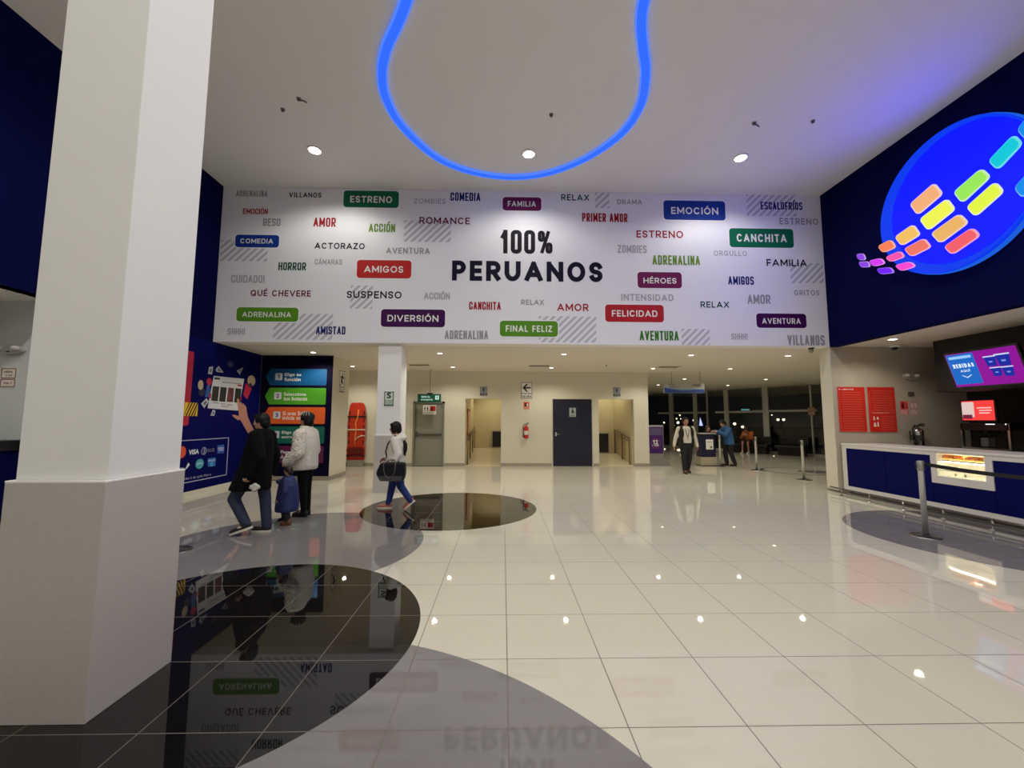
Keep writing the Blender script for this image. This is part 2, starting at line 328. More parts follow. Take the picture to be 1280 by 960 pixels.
SIGN_TILES = [('purple', [(7.748, 4.837), (7.581, 4.786), (7.541, 4.634), (7.7, 4.694)]), ('purple', [(7.709, 4.667), (7.5, 4.594), (7.459, 4.464), (7.658, 4.529)]), ('magenta', [(7.484, 4.596), (7.234, 4.553), (7.153, 4.412), (7.394, 4.444)]), ('violet', [(7.336, 4.386), (7.063, 4.312), (6.995, 4.178), (7.268, 4.247)]), ('coral', [(7.279, 4.798), (7.013, 4.81), (6.933, 4.621), (7.19, 4.628)]), ('pink', [(7.147, 4.528), (6.863, 4.533), (6.789, 4.388), (7.064, 4.403)]), ('hotpink', [(6.984, 4.312), (6.712, 4.28), (6.612, 4.152), (6.877, 4.163)]), ('amber', [(6.942, 4.821), (6.605, 4.893), (6.501, 4.657), (6.833, 4.603)]), ('salmon', [(6.796, 4.537), (6.447, 4.576), (6.346, 4.375), (6.683, 4.342)]), ('orange', [(6.633, 5.263), (6.219, 5.403), (6.107, 5.151), (6.52, 5.007)]), ('yellow', [(6.496, 4.922), (6.055, 5.045), (5.955, 4.81), (6.375, 4.664)]), ('gold', [(6.337, 4.599), (5.905, 4.718), (5.796, 4.517), (6.213, 4.373)]), ('rose', [(6.164, 4.298), (5.755, 4.425), (5.663, 4.254), (6.058, 4.119)]), ('green', [(5.958, 5.088), (5.569, 5.236), (5.472, 5.041), (5.855, 4.852)]), ('lemon', [(5.806, 4.766), (5.427, 4.943), (5.338, 4.743), (5.706, 4.559)]), ('cyan', [(5.48, 5.286), (5.165, 5.465), (5.086, 5.273), (5.385, 5.082)]), ('azure', [(5.129, 5.506), (4.889, 5.667), (4.813, 5.461), (5.052, 5.299)]), ('azure', [(5.227, 4.729), (4.951, 4.919), (4.875, 4.726), (5.148, 4.526)])]
MURAL = {'red_bar': [[(8.118, 2.837), (8.29, 2.866), (8.296, 1.427), (8.116, 1.428)]], 'red_bar_low': [[(8.11, 1.558), (8.281, 1.56), (8.268, 1.398), (8.126, 1.385)]], 'hazard': [[(8.134, 1.848), (8.482, 1.855), (8.481, 1.585), (8.122, 1.581)]], 'screen': [[(8.879, 2.446), (9.913, 2.487), (9.755, 1.724), (8.759, 1.753)]], 'scr_bar': [[(8.9, 2.417), (9.076, 2.426), (9.067, 2.383), (8.899, 2.372)]], 'scr_btn': [[(9.68, 2.333), (9.849, 2.334), (9.837, 2.293), (9.675, 2.292)]], 'posters': [[(8.867, 2.226), (9.069, 2.23), (9.047, 1.909), (8.847, 1.914)], [(9.109, 2.228), (9.313, 2.231), (9.289, 1.907), (9.086, 1.911)], [(9.363, 2.235), (9.564, 2.236), (9.549, 1.913), (9.335, 1.911)], [(9.614, 2.24), (9.836, 2.242), (9.797, 1.909), (9.587, 1.911)]], 'cards': [[(8.725, 2.619), (8.842, 2.644), (8.826, 2.472), (8.703, 2.467)], [(9.004, 2.68), (9.185, 2.549), (8.96, 2.541), (8.924, 2.591)], [(9.855, 2.757), (9.742, 2.568), (9.619, 2.648), (9.795, 2.729)], [(8.71, 1.96), (8.782, 1.894), (8.663, 1.747), (8.565, 1.841)], [(8.923, 1.731), (9.002, 1.706), (8.974, 1.595), (8.86, 1.601)]], 'frame': [[(7.712, 1.098), (9.503, 1.115), (9.518, 0.275), (7.791, 0.271)]], 'frame_in': [[(7.714, 1.08), (9.471, 1.097), (9.486, 0.292), (7.79, 0.287)]], 'visa': [[(8.326, 0.933), (8.596, 0.904), (8.604, 0.813), (8.336, 0.826)]], 'mc': [[(8.019, 0.968), (8.224, 0.955), (8.238, 0.805), (8.033, 0.822)]], 'dc_mark': [[(8.692, 0.923), (8.822, 0.919), (8.832, 0.81), (8.703, 0.814)]], 'dc_text1': [[(8.83, 0.906), (9.055, 0.904), (9.058, 0.867), (8.833, 0.875)]], 'dc_text2': [[(8.834, 0.862), (9.059, 0.859), (9.062, 0.83), (8.837, 0.836)]], 'amex': [[(9.136, 0.958), (9.351, 0.966), (9.37, 0.778), (9.153, 0.779)]], 'amex_t1': [[(9.154, 0.913), (9.352, 0.912), (9.356, 0.87), (9.158, 0.876)]], 'amex_t2': [[(9.182, 0.866), (9.344, 0.866), (9.348, 0.83), (9.185, 0.833)]], 'lightning': [[(8.272, 0.553), (8.338, 0.669), (8.381, 0.621), (8.301, 0.55)]], 'teal_disc': [[(8.559, 0.707), (8.721, 0.691), (8.738, 0.517), (8.575, 0.536)]], 'teal_txt': [[(8.579, 0.645), (8.719, 0.646), (8.724, 0.592), (8.585, 0.589)]], 'blue_sq': [[(8.872, 0.701), (9.104, 0.703), (9.122, 0.518), (8.889, 0.525)]], 'blue_txt': [[(8.89, 0.665), (9.1, 0.672), (9.104, 0.631), (8.894, 0.624)]], 'small_txt': [[(8.251, 0.376), (8.55, 0.372), (8.554, 0.338), (8.254, 0.342)]], 'arm': [[(9.832, 1.55), (10.138, 1.571), (10.279, 1.409), (10.431, 1.242), (10.741, 0.79), (10.85, 0.422), (10.766, 0.346), (10.509, 0.806), (10.203, 1.167), (9.955, 1.412)]], 'bounds': [[(8.112, 3.01), (8.112, 3.01), (8.112, 3.01)]], 'palm': [[(9.766, 1.763), (10.045, 1.791), (10.149, 1.551), (10.108, 1.471), (9.918, 1.461), (9.804, 1.53)]], 'thumb': [[(9.851, 1.52), (9.761, 1.501), (9.559, 1.601), (9.571, 1.628), (9.644, 1.625), (9.829, 1.589)]], 'f1': [[(9.755, 1.724), (9.684, 1.983), (9.711, 2.014), (9.759, 1.987), (9.853, 1.746)]], 'f2': [[(9.835, 1.745), (9.789, 1.9), (9.817, 1.931), (9.868, 1.914), (9.937, 1.758)]], 'f3': [[(9.915, 1.757), (9.884, 1.875), (9.922, 1.902), (9.965, 1.884), (10.009, 1.76)]], 'f4': [[(9.99, 1.759), (9.97, 1.838), (10.0, 1.859), (10.04, 1.835), (10.076, 1.731)]]}

# ============================================================ the setting
H, S = 6.65, 3.17           # hall ceiling, low ceiling
XL, XR = -6.2, 7.2          # hall side walls
YB = 8.8                    # word wall
YW = 13.85                  # back wall
o = struct(obj('floor', boxes((-9.5, 19, -7.2, 28, -.12, 0)), floor_material()))
o = struct(obj('ceiling', boxes((XL-.2, XR+.2, -7.2, YB+.3, H, H+.15)), CEIL))
SOFF = mat('low_ceiling_paint', (220, 213, 198), .7)
struct(obj('ceiling_low', boxes((-7.2, 18, YB+.29, 27, S, S+.15)), SOFF))
struct(obj('ceiling_right', boxes((XR+.02, 10.4, -7.2, YB+.02, S, S+.15)), SOFF))
struct(obj('ceiling_left', boxes((-9.4, XL-.02, -7.2, 5.85, S, S+.15)), CEIL))
struct(obj('wall_left', boxes((XL-.2, XL, 5.8, 10.6, 0, S), (XL-.2, XL, -7.2, YB+.3, S, H)), NAVY))
struct(obj('wall_right', boxes((XR, XR+.2, -7.2, YB+.02, S-.012, H)), NAVY))
struct(obj('wall_front', boxes((-9.4, 10.4, -7.4, -7.2, 0, H)), WHITE))
struct(obj('wall_upper', boxes((XL-.2, XR+.2, YB, YB+.3, S, H)), WHITE))
struct(obj('wall_poster', boxes((XR, 10.4, YB, YB+.3, 0, S)), mat('taupe_wall', (184, 172, 154), .35)))
struct(obj('wall_corner', boxes((XR-.006, XR-.0005, YB, YB+.31, .07, S)), BEIGE))
struct(obj('wall_concession', boxes((10.2, 10.4, -7.2, YB, 0, S)), BLACKWALL))
struct(obj('wall_recess', boxes((-9.4, XL-.2, 5.8, 6.0, 0, S), (-9.4, -9.2, -7.2, 5.8, 0, S)), mat('recess_wall', (196, 198, 196), .5)))
struct(obj('wall_steps', boxes((-6.2, -4.37, 10.6, 11.7, 0, S)), BEIGE))
struct(obj('wall_alcove', boxes((-7.2, -7.0, 11.7, 14.1, 0, S)), BEIGE))
# back wall with its two doors and two passages
struct(obj('wall_back', boxes((-7.0, -2.93, YW, YW+.2, 0, S), (-2.03, -1.26, YW, YW+.2, 0, S), (-2.93, -2.03, YW, YW+.2, 2.12, S), (-1.26, -.06, YW, YW+.2, 2.25, S),
    (-.06, 1.67, YW, YW+.2, 0, S), (1.67, 3.01, YW, YW+.2, 2.255, S), (3.01, 3.235, YW, YW+.2, 0, S), (3.235, 4.43, YW, YW+.2, 2.25, S), (4.43, 4.93, YW, YW+.2, 0, S), (4.43, 4.93, YW+.2, 27, 0, S)), BEIGE))
struct(obj('baseboard_back', boxes((-7.0, -3.0, YW-.012, YW, 0, .1), (-1.95, -1.26, YW-.012, YW, 0, .1), (-.06, 1.64, YW-.012, YW, 0, .1), (3.04, 3.235, YW-.012, YW, 0, .1), (4.43, 4.942, YW-.012, YW, 0, .1), (4.93, 4.942, YW, 20, 0, .1)), SKIRT))
struct(obj('baseboard_steps', boxes((-6.2, -4.37, 10.582, 10.6, 0, .1), (-4.37, -4.352, 10.582, 11.7, 0, .1)), SKIRT))
struct(obj('baseboard_left', boxes((XL, XL+.012, 6.0, 10.58, 0, .10)), mat('cream_skirting', (212, 204, 184), .4)))
struct(obj('baseboard_right', boxes((XR-.012, XR, YB-.01, YB+.3, 0, .07), (XR-.012, 7.32, YB-.012, YB, 0, .07)), SKIRT))
# passage shells behind the back wall: men's on the left, women's on the right
CORR = mat('passage_wall', (206, 194, 158), .55)
RAMP = mat('passage_floor', (206, 196, 168), .12)
def ramp(name, x0, x1, y0, y1, yend, z1):
    bm = bmesh.new()
    p = [(y0, .002), (y1, z1), (yend, z1), (yend, -.05), (y0, -.05)]
    a = [bm.verts.new((x0, y, z)) for y, z in p]; b = [bm.verts.new((x1, y, z)) for y, z in p]
    for i in range(5): bm.faces.new((a[i], a[(i+1) % 5], b[(i+1) % 5], b[i]))
    bm.faces.new(a[::-1]); bm.faces.new(b)
    return struct(obj(name, bm, RAMP))
struct(obj('wall_passage_left', boxes((-1.4, -1.26, YW+.2, 18, 0, S), (-1.4, .9, 18, 18.15, 0, S), (.75, .9, YW+.2, 18, 0, S)), CORR))
struct(obj('wall_passage_right', boxes((1.6, 1.7, YW+.2, 16.3, 0, S), (4.4, 4.43, YW+.2, 16.3, 0, S), (1.6, 4.43, 16.3, 16.45, 0, S)), CORR))
ramp('floor_ramp_left', -1.26, .75, YW, 17.4, 18, .36)
ramp('floor_ramp_right', 1.7, 4.4, YW, 15.9, 16.3, .27)
# doors
d = struct(thing('door_1', 'grey steel fire door with a push bar across its middle', 'door', (0, 0, 0)))
STEELD = mat('grey_steel_door', (134, 130, 118), .4)
obj('door_frame', boxes((-3.0, -2.93, YW-.03, YW+.2, 0, 2.14), (-2.03, -1.96, YW-.03, YW+.2, 0, 2.14), (-3.0, -1.96, YW-.03, YW+.2, 2.08, 2.14)), mat('door_frame_grey', (122, 118, 106), .4), d)
bevel(obj('door_leaf', boxes((-2.93, -2.03, YW+.02, YW+.07, .01, 2.08)), STEELD, d))
pb = obj('push_bar', boxes((-2.91, -2.85, YW-.05, YW+.02, .96, 1.14), (-2.85, -2.06, YW-.045, YW-.01, 1.01, 1.07), (-2.11, -2.05, YW-.05, YW+.02, 1.0, 1.08)), mat('push_bar_grey', (92, 88, 80), .35, .5), d); bevel(pb, .008)
obj('door_threshold', boxes((-3.0, -1.96, YW-.03, YW+.2, 0, .012)), DARKMETAL, d)
d = struct(thing('door_2', 'wide navy accessible restroom door with a silver lever handle', 'door', (0, 0, 0)))
bevel(obj('door_leaf', boxes((1.68, 3.0, YW-.01, YW+.06, .012, 2.245)), mat('navy_door', (17, 18, 42), .4), d))
bm = bmesh.new(); tube(bm, [(1.78, YW-.01, 1.065), (1.78, YW-.055, 1.065), (1.79, YW-.065, 1.065), (1.92, YW-.065, 1.06)], .011)
hd = obj('lever_handle', bm, CHROME, d, True)
obj('rosette', boxes((1.755, 1.805, YW-.022, YW-.01, 1.0, 1.13)), CHROME, hd)
obj('hinge_plate', boxes((2.985, 3.004, YW-.03, YW-.01, 1.0, 1.06), (2.985, 3.004, YW-.03, YW-.01, 1.9, 1.96), (2.985, 3.004, YW-.03, YW-.01, .2, .26)), CHROME, d)
obj('door_frame', boxes((1.65, 1.68, YW-.012, YW+.2, 0, 2.275), (3.0, 3.03, YW-.012, YW+.2, 0, 2.275), (1.65, 3.03, YW-.012, YW+.2, 2.245, 2.275)), mat('pale_door_trim', (200, 192, 174), .5), d)
# pillars
def pillar(name, x0, x1, y0, y1, top, ledge, label, m=WHITE):
    p = struct(obj(name, boxes((x0+.02, x1-.02, y0+.03, y1-.02, ledge, top)), m)); p['label'] = label; p['category'] = 'pillar'
    bevel(p, .004)
    w = obj('stone_cladding', boxes((x0, x1, y0, y1, 0, ledge-.012)), GREYTILE, p); bevel(w, .003)
    bevel(obj('ledge_highlight', boxes((x0-.001, x1+.001, y0-.001, y1+.001, ledge-.012, ledge)), mat('ledge_highlight_white', (244, 242, 238), .4), p), .003)  # white strip painted in for the highlight on the cladding's lit top edge
    return p
pillar('pillar', -2.60, -2.082, 2.241, 2.781, H, 1.198, 'big square white pillar with grey stone cladding close to the black floor circle')
pillar('pillar', -2.73, -2.19, 8.86, 9.42, S, 1.20, 'square pillar below the word wall carrying the S safety sign')

# ------------------------------------------------------------ glass front of the lobby, night outside
P0, P1 = Vector((9.157, 25.43, 0)), Vector((14.236, 17.711, 0)); D = (P1-P0).normalized(); NRM = Vector((-D.y, D.x, 0))
def onwall(x):   # where the sight line at this bearing meets the glass line
    t = x
    s = (t*P0.y-P0.x)/(D.x-t*D.y)
    return P0+D*s
gw = struct(thing('window_1', 'tall dark glass front with pale grey mullions at the back of the lobby', 'window', (0, 0, 0)))
def wallbox(bm, s0, s1, w0, w1, z0, z1):
    vs = []
    for z in (z0, z1):
        for s, w in ((s0, w0), (s1, w0), (s1, w1), (s0, w1)):
            p = P0+D*s+NRM*w; vs.append(bm.verts.new((p.x, p.y, z)))
    for f in ((0,3,2,1),(4,5,6,7),(0,1,5,4),(1,2,6,5),(2,3,7,6),(3,0,4,7)): bm.faces.new([vs[i] for i in f])
MULL = mat('grey_aluminium', (196, 196, 190), .5)
sv = []
for bearing, hw in ((.4130, .13), (.4726, .11), (.5025, .03), (.5501, .11), (.6480, .13), (.7625, .03), (.805, .13)):
    s = (onwall(bearing)-P0).dot(D); sv.append(s)
    bm = bmesh.new(); wallbox(bm, s-hw, s+hw, -.06, .06, 0, S); obj('mullion', bm, MULL, gw)
for i, z in ((0, 1.99), (3, 2.0), (4, 2.02)):
    bm = bmesh.new(); wallbox(bm, sv[i]-(.9 if i == 0 else .6), (sv[2] if i == 0 else sv[i+1])+(.2 if i == 4 else 0), -.04, .04, z-.05, z+.05); obj('transom', bm, MULL, gw)
bm = bmesh.new(); wallbox(bm, sv[4]+.3, sv[6], -.03, .03, 1.2, 1.23); obj('transom', bm, DARKMETAL, gw)
ends = [-4.6]+sv+[10.5]
for a, b_ in zip(ends, ends[1:]):
    bm = bmesh.new(); wallbox(bm, a, b_, -.006, .006, .02, S); obj('pane', bm, GLASS, gw)
bm = bmesh.new(); wallbox(bm, -4.6, 10.5, -.05, .05, 0, .08); obj('bottom_rail', bm, MULL, gw)
struct(obj('ground_outside', boxes((-30, 120, 27.2, 120, -.3, -.15), (19, 120, 5, 27.2, -.3, -.15)), mat('asphalt_at_night', (60, 58, 56), .8)))

# ============================================================ lamps
LAMP = mat('lamp_diffuser', (255, 247, 232), emit=14)
LAMPW = mat('warm_lamp_diffuser', (255, 238, 205), emit=7)
def downlight(x, y, z, r, power, col, label, group, lm, size=150, blend=.6):
    t = thing('downlight', label, 'ceiling light', (x, y, z), 0, group)
    obj('trim_ring', lathe(bmesh.new(), [(r*1.35, -.001), (r*1.32, -.014), (r*1.02, -.016), (r, -.004)], n=24), WHITE, t, True)
    obj('diffuser', lathe(bmesh.new(), [(r*.98, -.0165), (r*.9, -.020), (r*.4, -.022)], n=24), lm, t)
    l = light_spot('lamp', (x, y, z-.035), power, col, size, blend, r*.8)
    return t
ORD = ['first', 'second', 'third', 'fourth', 'fifth', 'sixth']
for x, n in ((-3.622, 'left'), (.47, 'middle, inside the blue loop,'), (4.612, 'right')):
    downlight(x, 7.5, H, .105, HALL_W, HALL_C, f'large round downlight, the {n} one of three before the word wall', 'large hall downlights', LAMP, 158, .5)
for y, n, kk in ((3.2, 'nearer', 1.6), (-.9, 'middle', 1.15), (-4.9, 'far', .9)):
    for x, q in ((-3.6, 'left'), (.5, 'middle'), (4.6, 'right')):
        downlight(x, y, H, .105, BACK_W*kk, HALL_C, f'large round hall downlight, {q} of the {n} row behind the blue loop', 'large hall downlights', LAMP, 158, .5)
for y, xs, n in ((10.03, (-4.64, -1.56, 1.5, 4.68, 7.13), 'front'), (12.65, (-4.64, -1.56, 1.5, 4.68, 7.12, 10.3), 'second')):
    for i, x in enumerate(xs):
        downlight(x, y, S, .058, SOFFIT_W, SOFFIT_C, f'small recessed downlight, {ORD[i]} from the left in the {n} row of the low ceiling', 'low ceiling downlights', LAMPW)
for y, n in ((15.78, 'third'), (18.5, 'fourth')):
    for x, q in ((7.07, 'left'), (10.28, 'right')):
        downlight(x, y, S, .058, SOFFIT_W*.75, SOFFIT_C, f'small recessed downlight, {q} one of the {n} row above the lobby', 'low ceiling downlights', LAMPW)
downlight(7.74, 7.89, S, .07, 48, SOFFIT_C, 'small recessed downlight above the snack counter corner', 'low ceiling downlights', LAMPW)
downlight(7.9, 2.5, S, .07, 30, SOFFIT_C, 'small recessed downlight over the near end of the snack counter', 'low ceiling downlights', LAMPW)
downlight(-7.3, 4.3, S, .07, 30, (1, .97, .92), 'small recessed downlight in the recess left of the big pillar', 'low ceiling downlights', LAMP)
for x, y, z, p, n in ((-.35, 16.9, S, 85, "men's passage back"), (-.3, 15.0, S, 26, "men's passage front"), (3.75, 15.7, S, 48, "women's passage back"), (4.15, 15.0, S, 36, "women's passage right side")):
    downlight(x, y, z-.0, .06, p, (1, .9, .66), f'small downlight over the {n}', 'passage downlights', LAMPW, 140)

# blue light loop hanging just under the hall ceiling
LP = [(-1.05, 4.25), (-1.196, 4.583), (-1.388, 4.902), (-1.636, 5.271), (-1.816, 5.688), (-1.887, 6.165), (-1.78, 6.78), (-1.346, 7.589), (-.706, 8.054), (.121, 8.233), (.888, 8.07), (1.573, 7.584), (2.067, 6.889), (2.199, 6.206), (2.074, 5.585), (1.899, 5.179), (1.751, 4.821), (1.685, 4.51), (1.68, 4.1), (1.85, 3.5), (2.0, 2.8), (1.9, 2.0), (1.3, 1.2), (.4, .9), (-.6, 1.1), (-1.2, 1.8), (-1.3, 2.7), (-1.1, 3.5)]
def closed_curve(P, per=6):
    out = []; n = len(P)
    for i in range(n):
        p0, p1, p2, p3 = (Vector(P[(i+k-1) % n]) for k in range(4))
        for j in range(per):
            t = j/per
            out.append(.5*((2*p1)+(p2-p0)*t+(2*p0-5*p1+4*p2-p3)*t*t+(3*p1-p0-3*p2+p3)*t**3))
    return out
def band(bm, C, w0, w1, z0, z1):
    n = len(C); rows = []
    for i, p in enumerate(C):
        t = (C[(i+1) % n]-C[i-1]).normalized(); s = Vector((-t.y, t.x))
        rows.append([bm.verts.new((p.x+s.x*w, p.y+s.y*w, z)) for w, z in ((w0, z0), (w1, z0), (w1, z1), (w0, z1))])
    for i in range(n):
        A, B = rows[i], rows[(i+1) % n]
        for k in range(4): bm.faces.new((A[k], A[(k+1) % 4], B[(k+1) % 4], B[k]))
    return bm
C = closed_curve(LP)
lt = thing('light_loop', 'glowing blue loop of light curving over the hall ceiling', 'light', (0, 0, 0))
obj('light_strip', band(bmesh.new(), C, -.056, .056, 6.608, 6.616), mat('loop_blue', (46, 104, 255), emit=LOOP), lt)
E2 = mat('loop_blue_edge', (80, 128, 255), emit=LOOP)
obj('edge_profile', band(bmesh.new(), C, -.076, -.056, 6.602, 6.648), E2, lt); obj('edge_profile', band(bmesh.new(), C, .056, .076, 6.602, 6.648), E2, lt)
obj('channel_tray', band(bmesh.new(), C, -.0555, .0555, 6.617, 6.649), mat('loop_tray', (180, 184, 196), .5), lt)

# sprinklers, cameras, vents
def sprinkler(x, y, z, label, big=False):
    t = thing('sprinkler', label, 'sprinkler', (x, y, z), 0, 'ceiling sprinklers and sensors'); t.scale = (.8, .8, .8)
    obj('escutcheon', lathe(bmesh.new(), [(.045, 0), (.043, -.008), (.018, -.012)], n=16), mat('sprinkler_grey', (120, 112, 104), .4), t, True)
    obj('head', lathe(bmesh.new(), [(.016, -.012), (.014, -.035), (.034, -.038), (.03, -.044)], n=12), mat('sprinkler_head', (84, 76, 70), .4), t, True)
    if big: obj('bracket_arm', tube(bmesh.new(), [(0, 0, -.03), (.09, .03, -.03), (.14, .05, -.05)], .014, 8), mat('sprinkler_head', (84, 76, 70), .4), t, True)
    return t
sprinkler(-3.678, 6.47, H, 'small dark sprinkler above and left of the left large downlight')
sprinkler(-3.30, 6.23, H, 'dark sensor with a side arm above the left large downlight', True)
sprinkler(.783, 6.466, H, 'small dark sprinkler inside the blue light loop')
sprinkler(4.30, 6.566, H, 'dark sensor with a side arm above the right large downlight', True)
sprinkler(5.274, 6.492, H, 'small dark sprinkler near the blue glow of the round sign')
sprinkler(3.05, 12.0, S, 'small dark sprinkler in the low ceiling above the navy door')
VENT = mat('vent_grey', (120, 112, 98), .6)
for x, y, q in ((-2.52, 12.27, 'above the grey steel door'), (1.09, 12.3, 'above the arrow exit sign'), (5.05, 12.33, 'beside the hanging direction sign')):
    t = thing('ceiling_vent', f'flat dark air vent in the low ceiling {q}', 'vent', (x, y, S), 0, 'air vents in the low ceiling')
    obj('vent_frame', boxes((-.33, .33, -.2, -.17, -.014, 0), (-.33, .33, .17, .2, -.014, 0), (-.33, -.3, -.17, .17, -.014, 0), (.3, .33, -.17, .17, -.014, 0)), SOFF, t)
    obj('slats', boxes(*[(-.3, .3, -.165+.055*k, -.125+.055*k, -.010, -.002) for k in range(6)]), VENT, t)
t = thing('dome_camera', 'small dome camera under the ceiling above the red boards', 'camera', (8.487, 8.62, S))
obj('base', lathe(bmesh.new(), [(.085, 0), (.085, -.03), (.07, -.04)], n=20), WHITE, t, True); obj('dome', lathe(bmesh.new(), [(.06, -.04), (.055, -.07), (.03, -.095), (.008, -.102)], n=16), BLACK, t, True)
t = thing('dome_camera', 'small stemmed dome camera where the low ceiling meets the navy wall', 'camera', (6.92, 8.98, S))
obj('base', lathe(bmesh.new(), [(.06, 0), (.06, -.02)], n=20), BLACK, t, True); obj('dome', lathe(bmesh.new(), [(.045, -.02), (.05, -.06), (.04, -.1), (.01, -.12)], n=16), mat('camera_grey', (150, 146, 138), .3), t, True)

# ============================================================ word wall
FB = frame('B', YB)
INKS = {'gray': (168, 166, 172), 'pale': (190, 188, 196), 'black': (28, 22, 36), 'ink': (20, 18, 44), 'red': (176, 30, 42), 'lime': (116, 158, 58), 'teal': (10, 84, 68), 'maroon': (118, 24, 62), 'navy': (32, 42, 118), 'green': (66, 134, 52),
        'plate_green': (14, 112, 78), 'plate_blue': (26, 62, 158), 'plate_red': (206, 46, 44), 'plate_lime': (96, 156, 36), 'plate_purple': (70, 14, 84), 'plate_maroon': (122, 26, 88), 'plate_crimson': (196, 38, 50)}
INKM = {k: mat('print_'+k, tuple(int(c*.9) for c in v), .6, spec=.15) for k, v in INKS.items()}
ban = flat('word_banner', [(XL+.012, S+.005), (XR-.012, S+.005), (XR-.012, H-.005), (XL+.012, H-.005)], FB, .0015, .006, mat('banner_vinyl', (230, 228, 233), .5))
tag(ban, 'huge white word banner over the low ceiling, reading 100% PERUANOS at its centre', 'banner')
def ltr(name, s, sty, fr, u, v, w, h, w0, m, parent): return caps(s, sty, fr, u, v, w, h, w0, m, parent)
for s, sty, c, u, v, w, h in WORDS:
    ltr('lettering', s, sty, FB, u, v, w, h, .010, INKM[c], ban)
for s, c, u, v, w, h, tu, tv, tw, th in PLATES:
    bm = prism(bmesh.new(), rrect(u, v, w+.05, h+.05, .085), .0075, .0085, FB); rim = bm
    p = obj('word_plate', prism(bmesh.new(), rrect(u, v, w, h, .07), .009, .012, FB), INKM[c], ban)
    obj('plate_rim', rim, mat('plate_rim_white', (238, 236, 238), .5), p)
    ltr('lettering', s, 'r', FB, tu, tv, tw, th, .014, SIGNWHITE, p)
def clip_stripes(u, v, w, h, step=.155, th=.075):
    bm = bmesh.new(); x0, x1, y0, y1 = u-w/2, u+w/2, v-h/2, v+h/2
    k = x0-h
    while k < x1:
        poly = []
        # stripe between lines x-y = k-y0 .. k+th-y0, clipped to the rectangle
        P = [(k, y0), (k+th, y0), (k+th+h, y1), (k+h, y1)]
        for side, val in ((0, x0), (1, x1)):
            Q = []
            for a, b in zip(P, P[1:]+P[:1]):
                ina = a[0] >= val if side == 0 else a[0] <= val; inb = b[0] >= val if side == 0 else b[0] <= val
                if ina: Q.append(a)
                if ina != inb:
                    t = (val-a[0])/(b[0]-a[0]); Q.append((val, a[1]+t*(b[1]-a[1])))
            P = Q
            if not P: break
        if len(P) >= 3: bm.faces.new([bm.verts.new(FB @ Vector((x, y, .0075))) for x, y in P])
        k += step
    return bm
HATCH = mat('print_hatch', (184, 182, 192), .5)
for u, v, w, h in HATCHES: obj('hatch_patch', clip_stripes(u, v, w, h), HATCH, ban)

def strokes(parent, fr, u, v, w, h, w0, m, seed=1):
    r = random.Random(seed); bm = bmesh.new(); x = u-w/2
    while x < u+w/2-h*.3:
        if r.random() > .16:
            a = h*.30; y0 = v-h/2*(.7 if r.random() < .6 else 1); y1 = v+h/2*(.55 if r.random() < .6 else 1)
            prism(bm, [(x, y0), (x+a, y0), (x+a, y1), (x, y1)], w0, w0+.001, fr)
        x += h*.55
    return obj('small_print', bm, m, parent)
# ============================================================ round sign on the right wall
FR = frame('R', XR)
sg = thing('planet_sign', 'big glowing blue round sign with rows of rainbow tiles on the navy wall', 'sign', (0, 0, 0))
def ry(pts): return [(-y, z) for y, z in pts]
obj('sign_body', prism(bmesh.new(), circle(-6.09, 5.05, 1.145, 96), .02, .17, FR), mat('sign_crescent', (0, 62, 255), emit=.85), sg)
obj('sign_disc', prism(bmesh.new(), circle(-5.965, 5.045, 1.03, 96), .171, .185, FR), mat('sign_blue', (0, 4, 255), emit=GLOW), sg)
obj('rim', prism(bmesh.new(), circle(-6.09, 5.05, 1.157, 96), .02, .10, FR), mat('sign_rim', (30, 110, 255), emit=.7), sg)
TC = {'purple': (140, 70, 232), 'magenta': (216, 60, 246), 'violet': (116, 30, 252), 'coral': (255, 130, 88), 'pink': (252, 84, 176), 'hotpink': (255, 70, 214), 'amber': (248, 196, 100), 'salmon': (244, 120, 104),
      'orange': (250, 178, 124), 'yellow': (244, 250, 84), 'gold': (240, 184, 104), 'rose': (248, 96, 108), 'green': (158, 238, 90), 'lemon': (232, 250, 70), 'cyan': (0, 204, 222), 'azure': (0, 140, 240)}
for c, q in SIGN_TILES:
    P = ry(q); cu = sum(p[0] for p in P)/4; cv = sum(p[1] for p in P)/4
    inn = [(cu+(u-cu)*.90, cv+(v-cv)*.88) for u, v in P]
    t = obj('sign_tile', prism(bmesh.new(), rpoly(inn, .06), .20, .222, FR), mat('tile_'+c, TC[c], emit=.95), sg)
    rimc = tuple(min(255, int(v*.55+115)) for v in TC[c])
    obj('tile_rim', prism(bmesh.new(), rpoly(P, .07), .186, .212, FR), mat('tile_rim_'+c, rimc, emit=.9), t)

# ============================================================ left mural
FL = frame('L', XL)
mu = flat('wall_mural', [(5.9, .11), (10.585, .11), (10.585, S-.004), (5.9, S-.004)], FL, .0015, .006, mat('mural_blue', (11, 14, 86), .6, spec=.05, noise=.35, nscale=.9))
tag(mu, 'deep blue printed mural with a big hand touching a web page', 'mural')
def mp(name, pts, m, parent=mu, w0=.007, w1=.009, r=0):
    return obj(name, prism(bmesh.new(), rpoly(pts, r) if r else pts, w0, w1, FL), m, parent)
BARRED = mat('mural_red', (176, 22, 58), .5)
(a, b, c, d_) = MURAL['red_bar'][0]; lo = MURAL['red_bar_low'][0]
mp('red_bar', [(a[0]-.6, a[1]), b, lo[2], (lo[3][0]-.6, lo[3][1])], BARRED, r=.05)
hz = mp('hazard_block', [(p[0], p[1]) for p in MURAL['hazard'][0]], mat('mural_yellow', (236, 190, 48), .5), w0=.010, w1=.012)
a, b, c, d_ = (Vector(p) for p in MURAL['hazard'][0])
bm = bmesh.new()
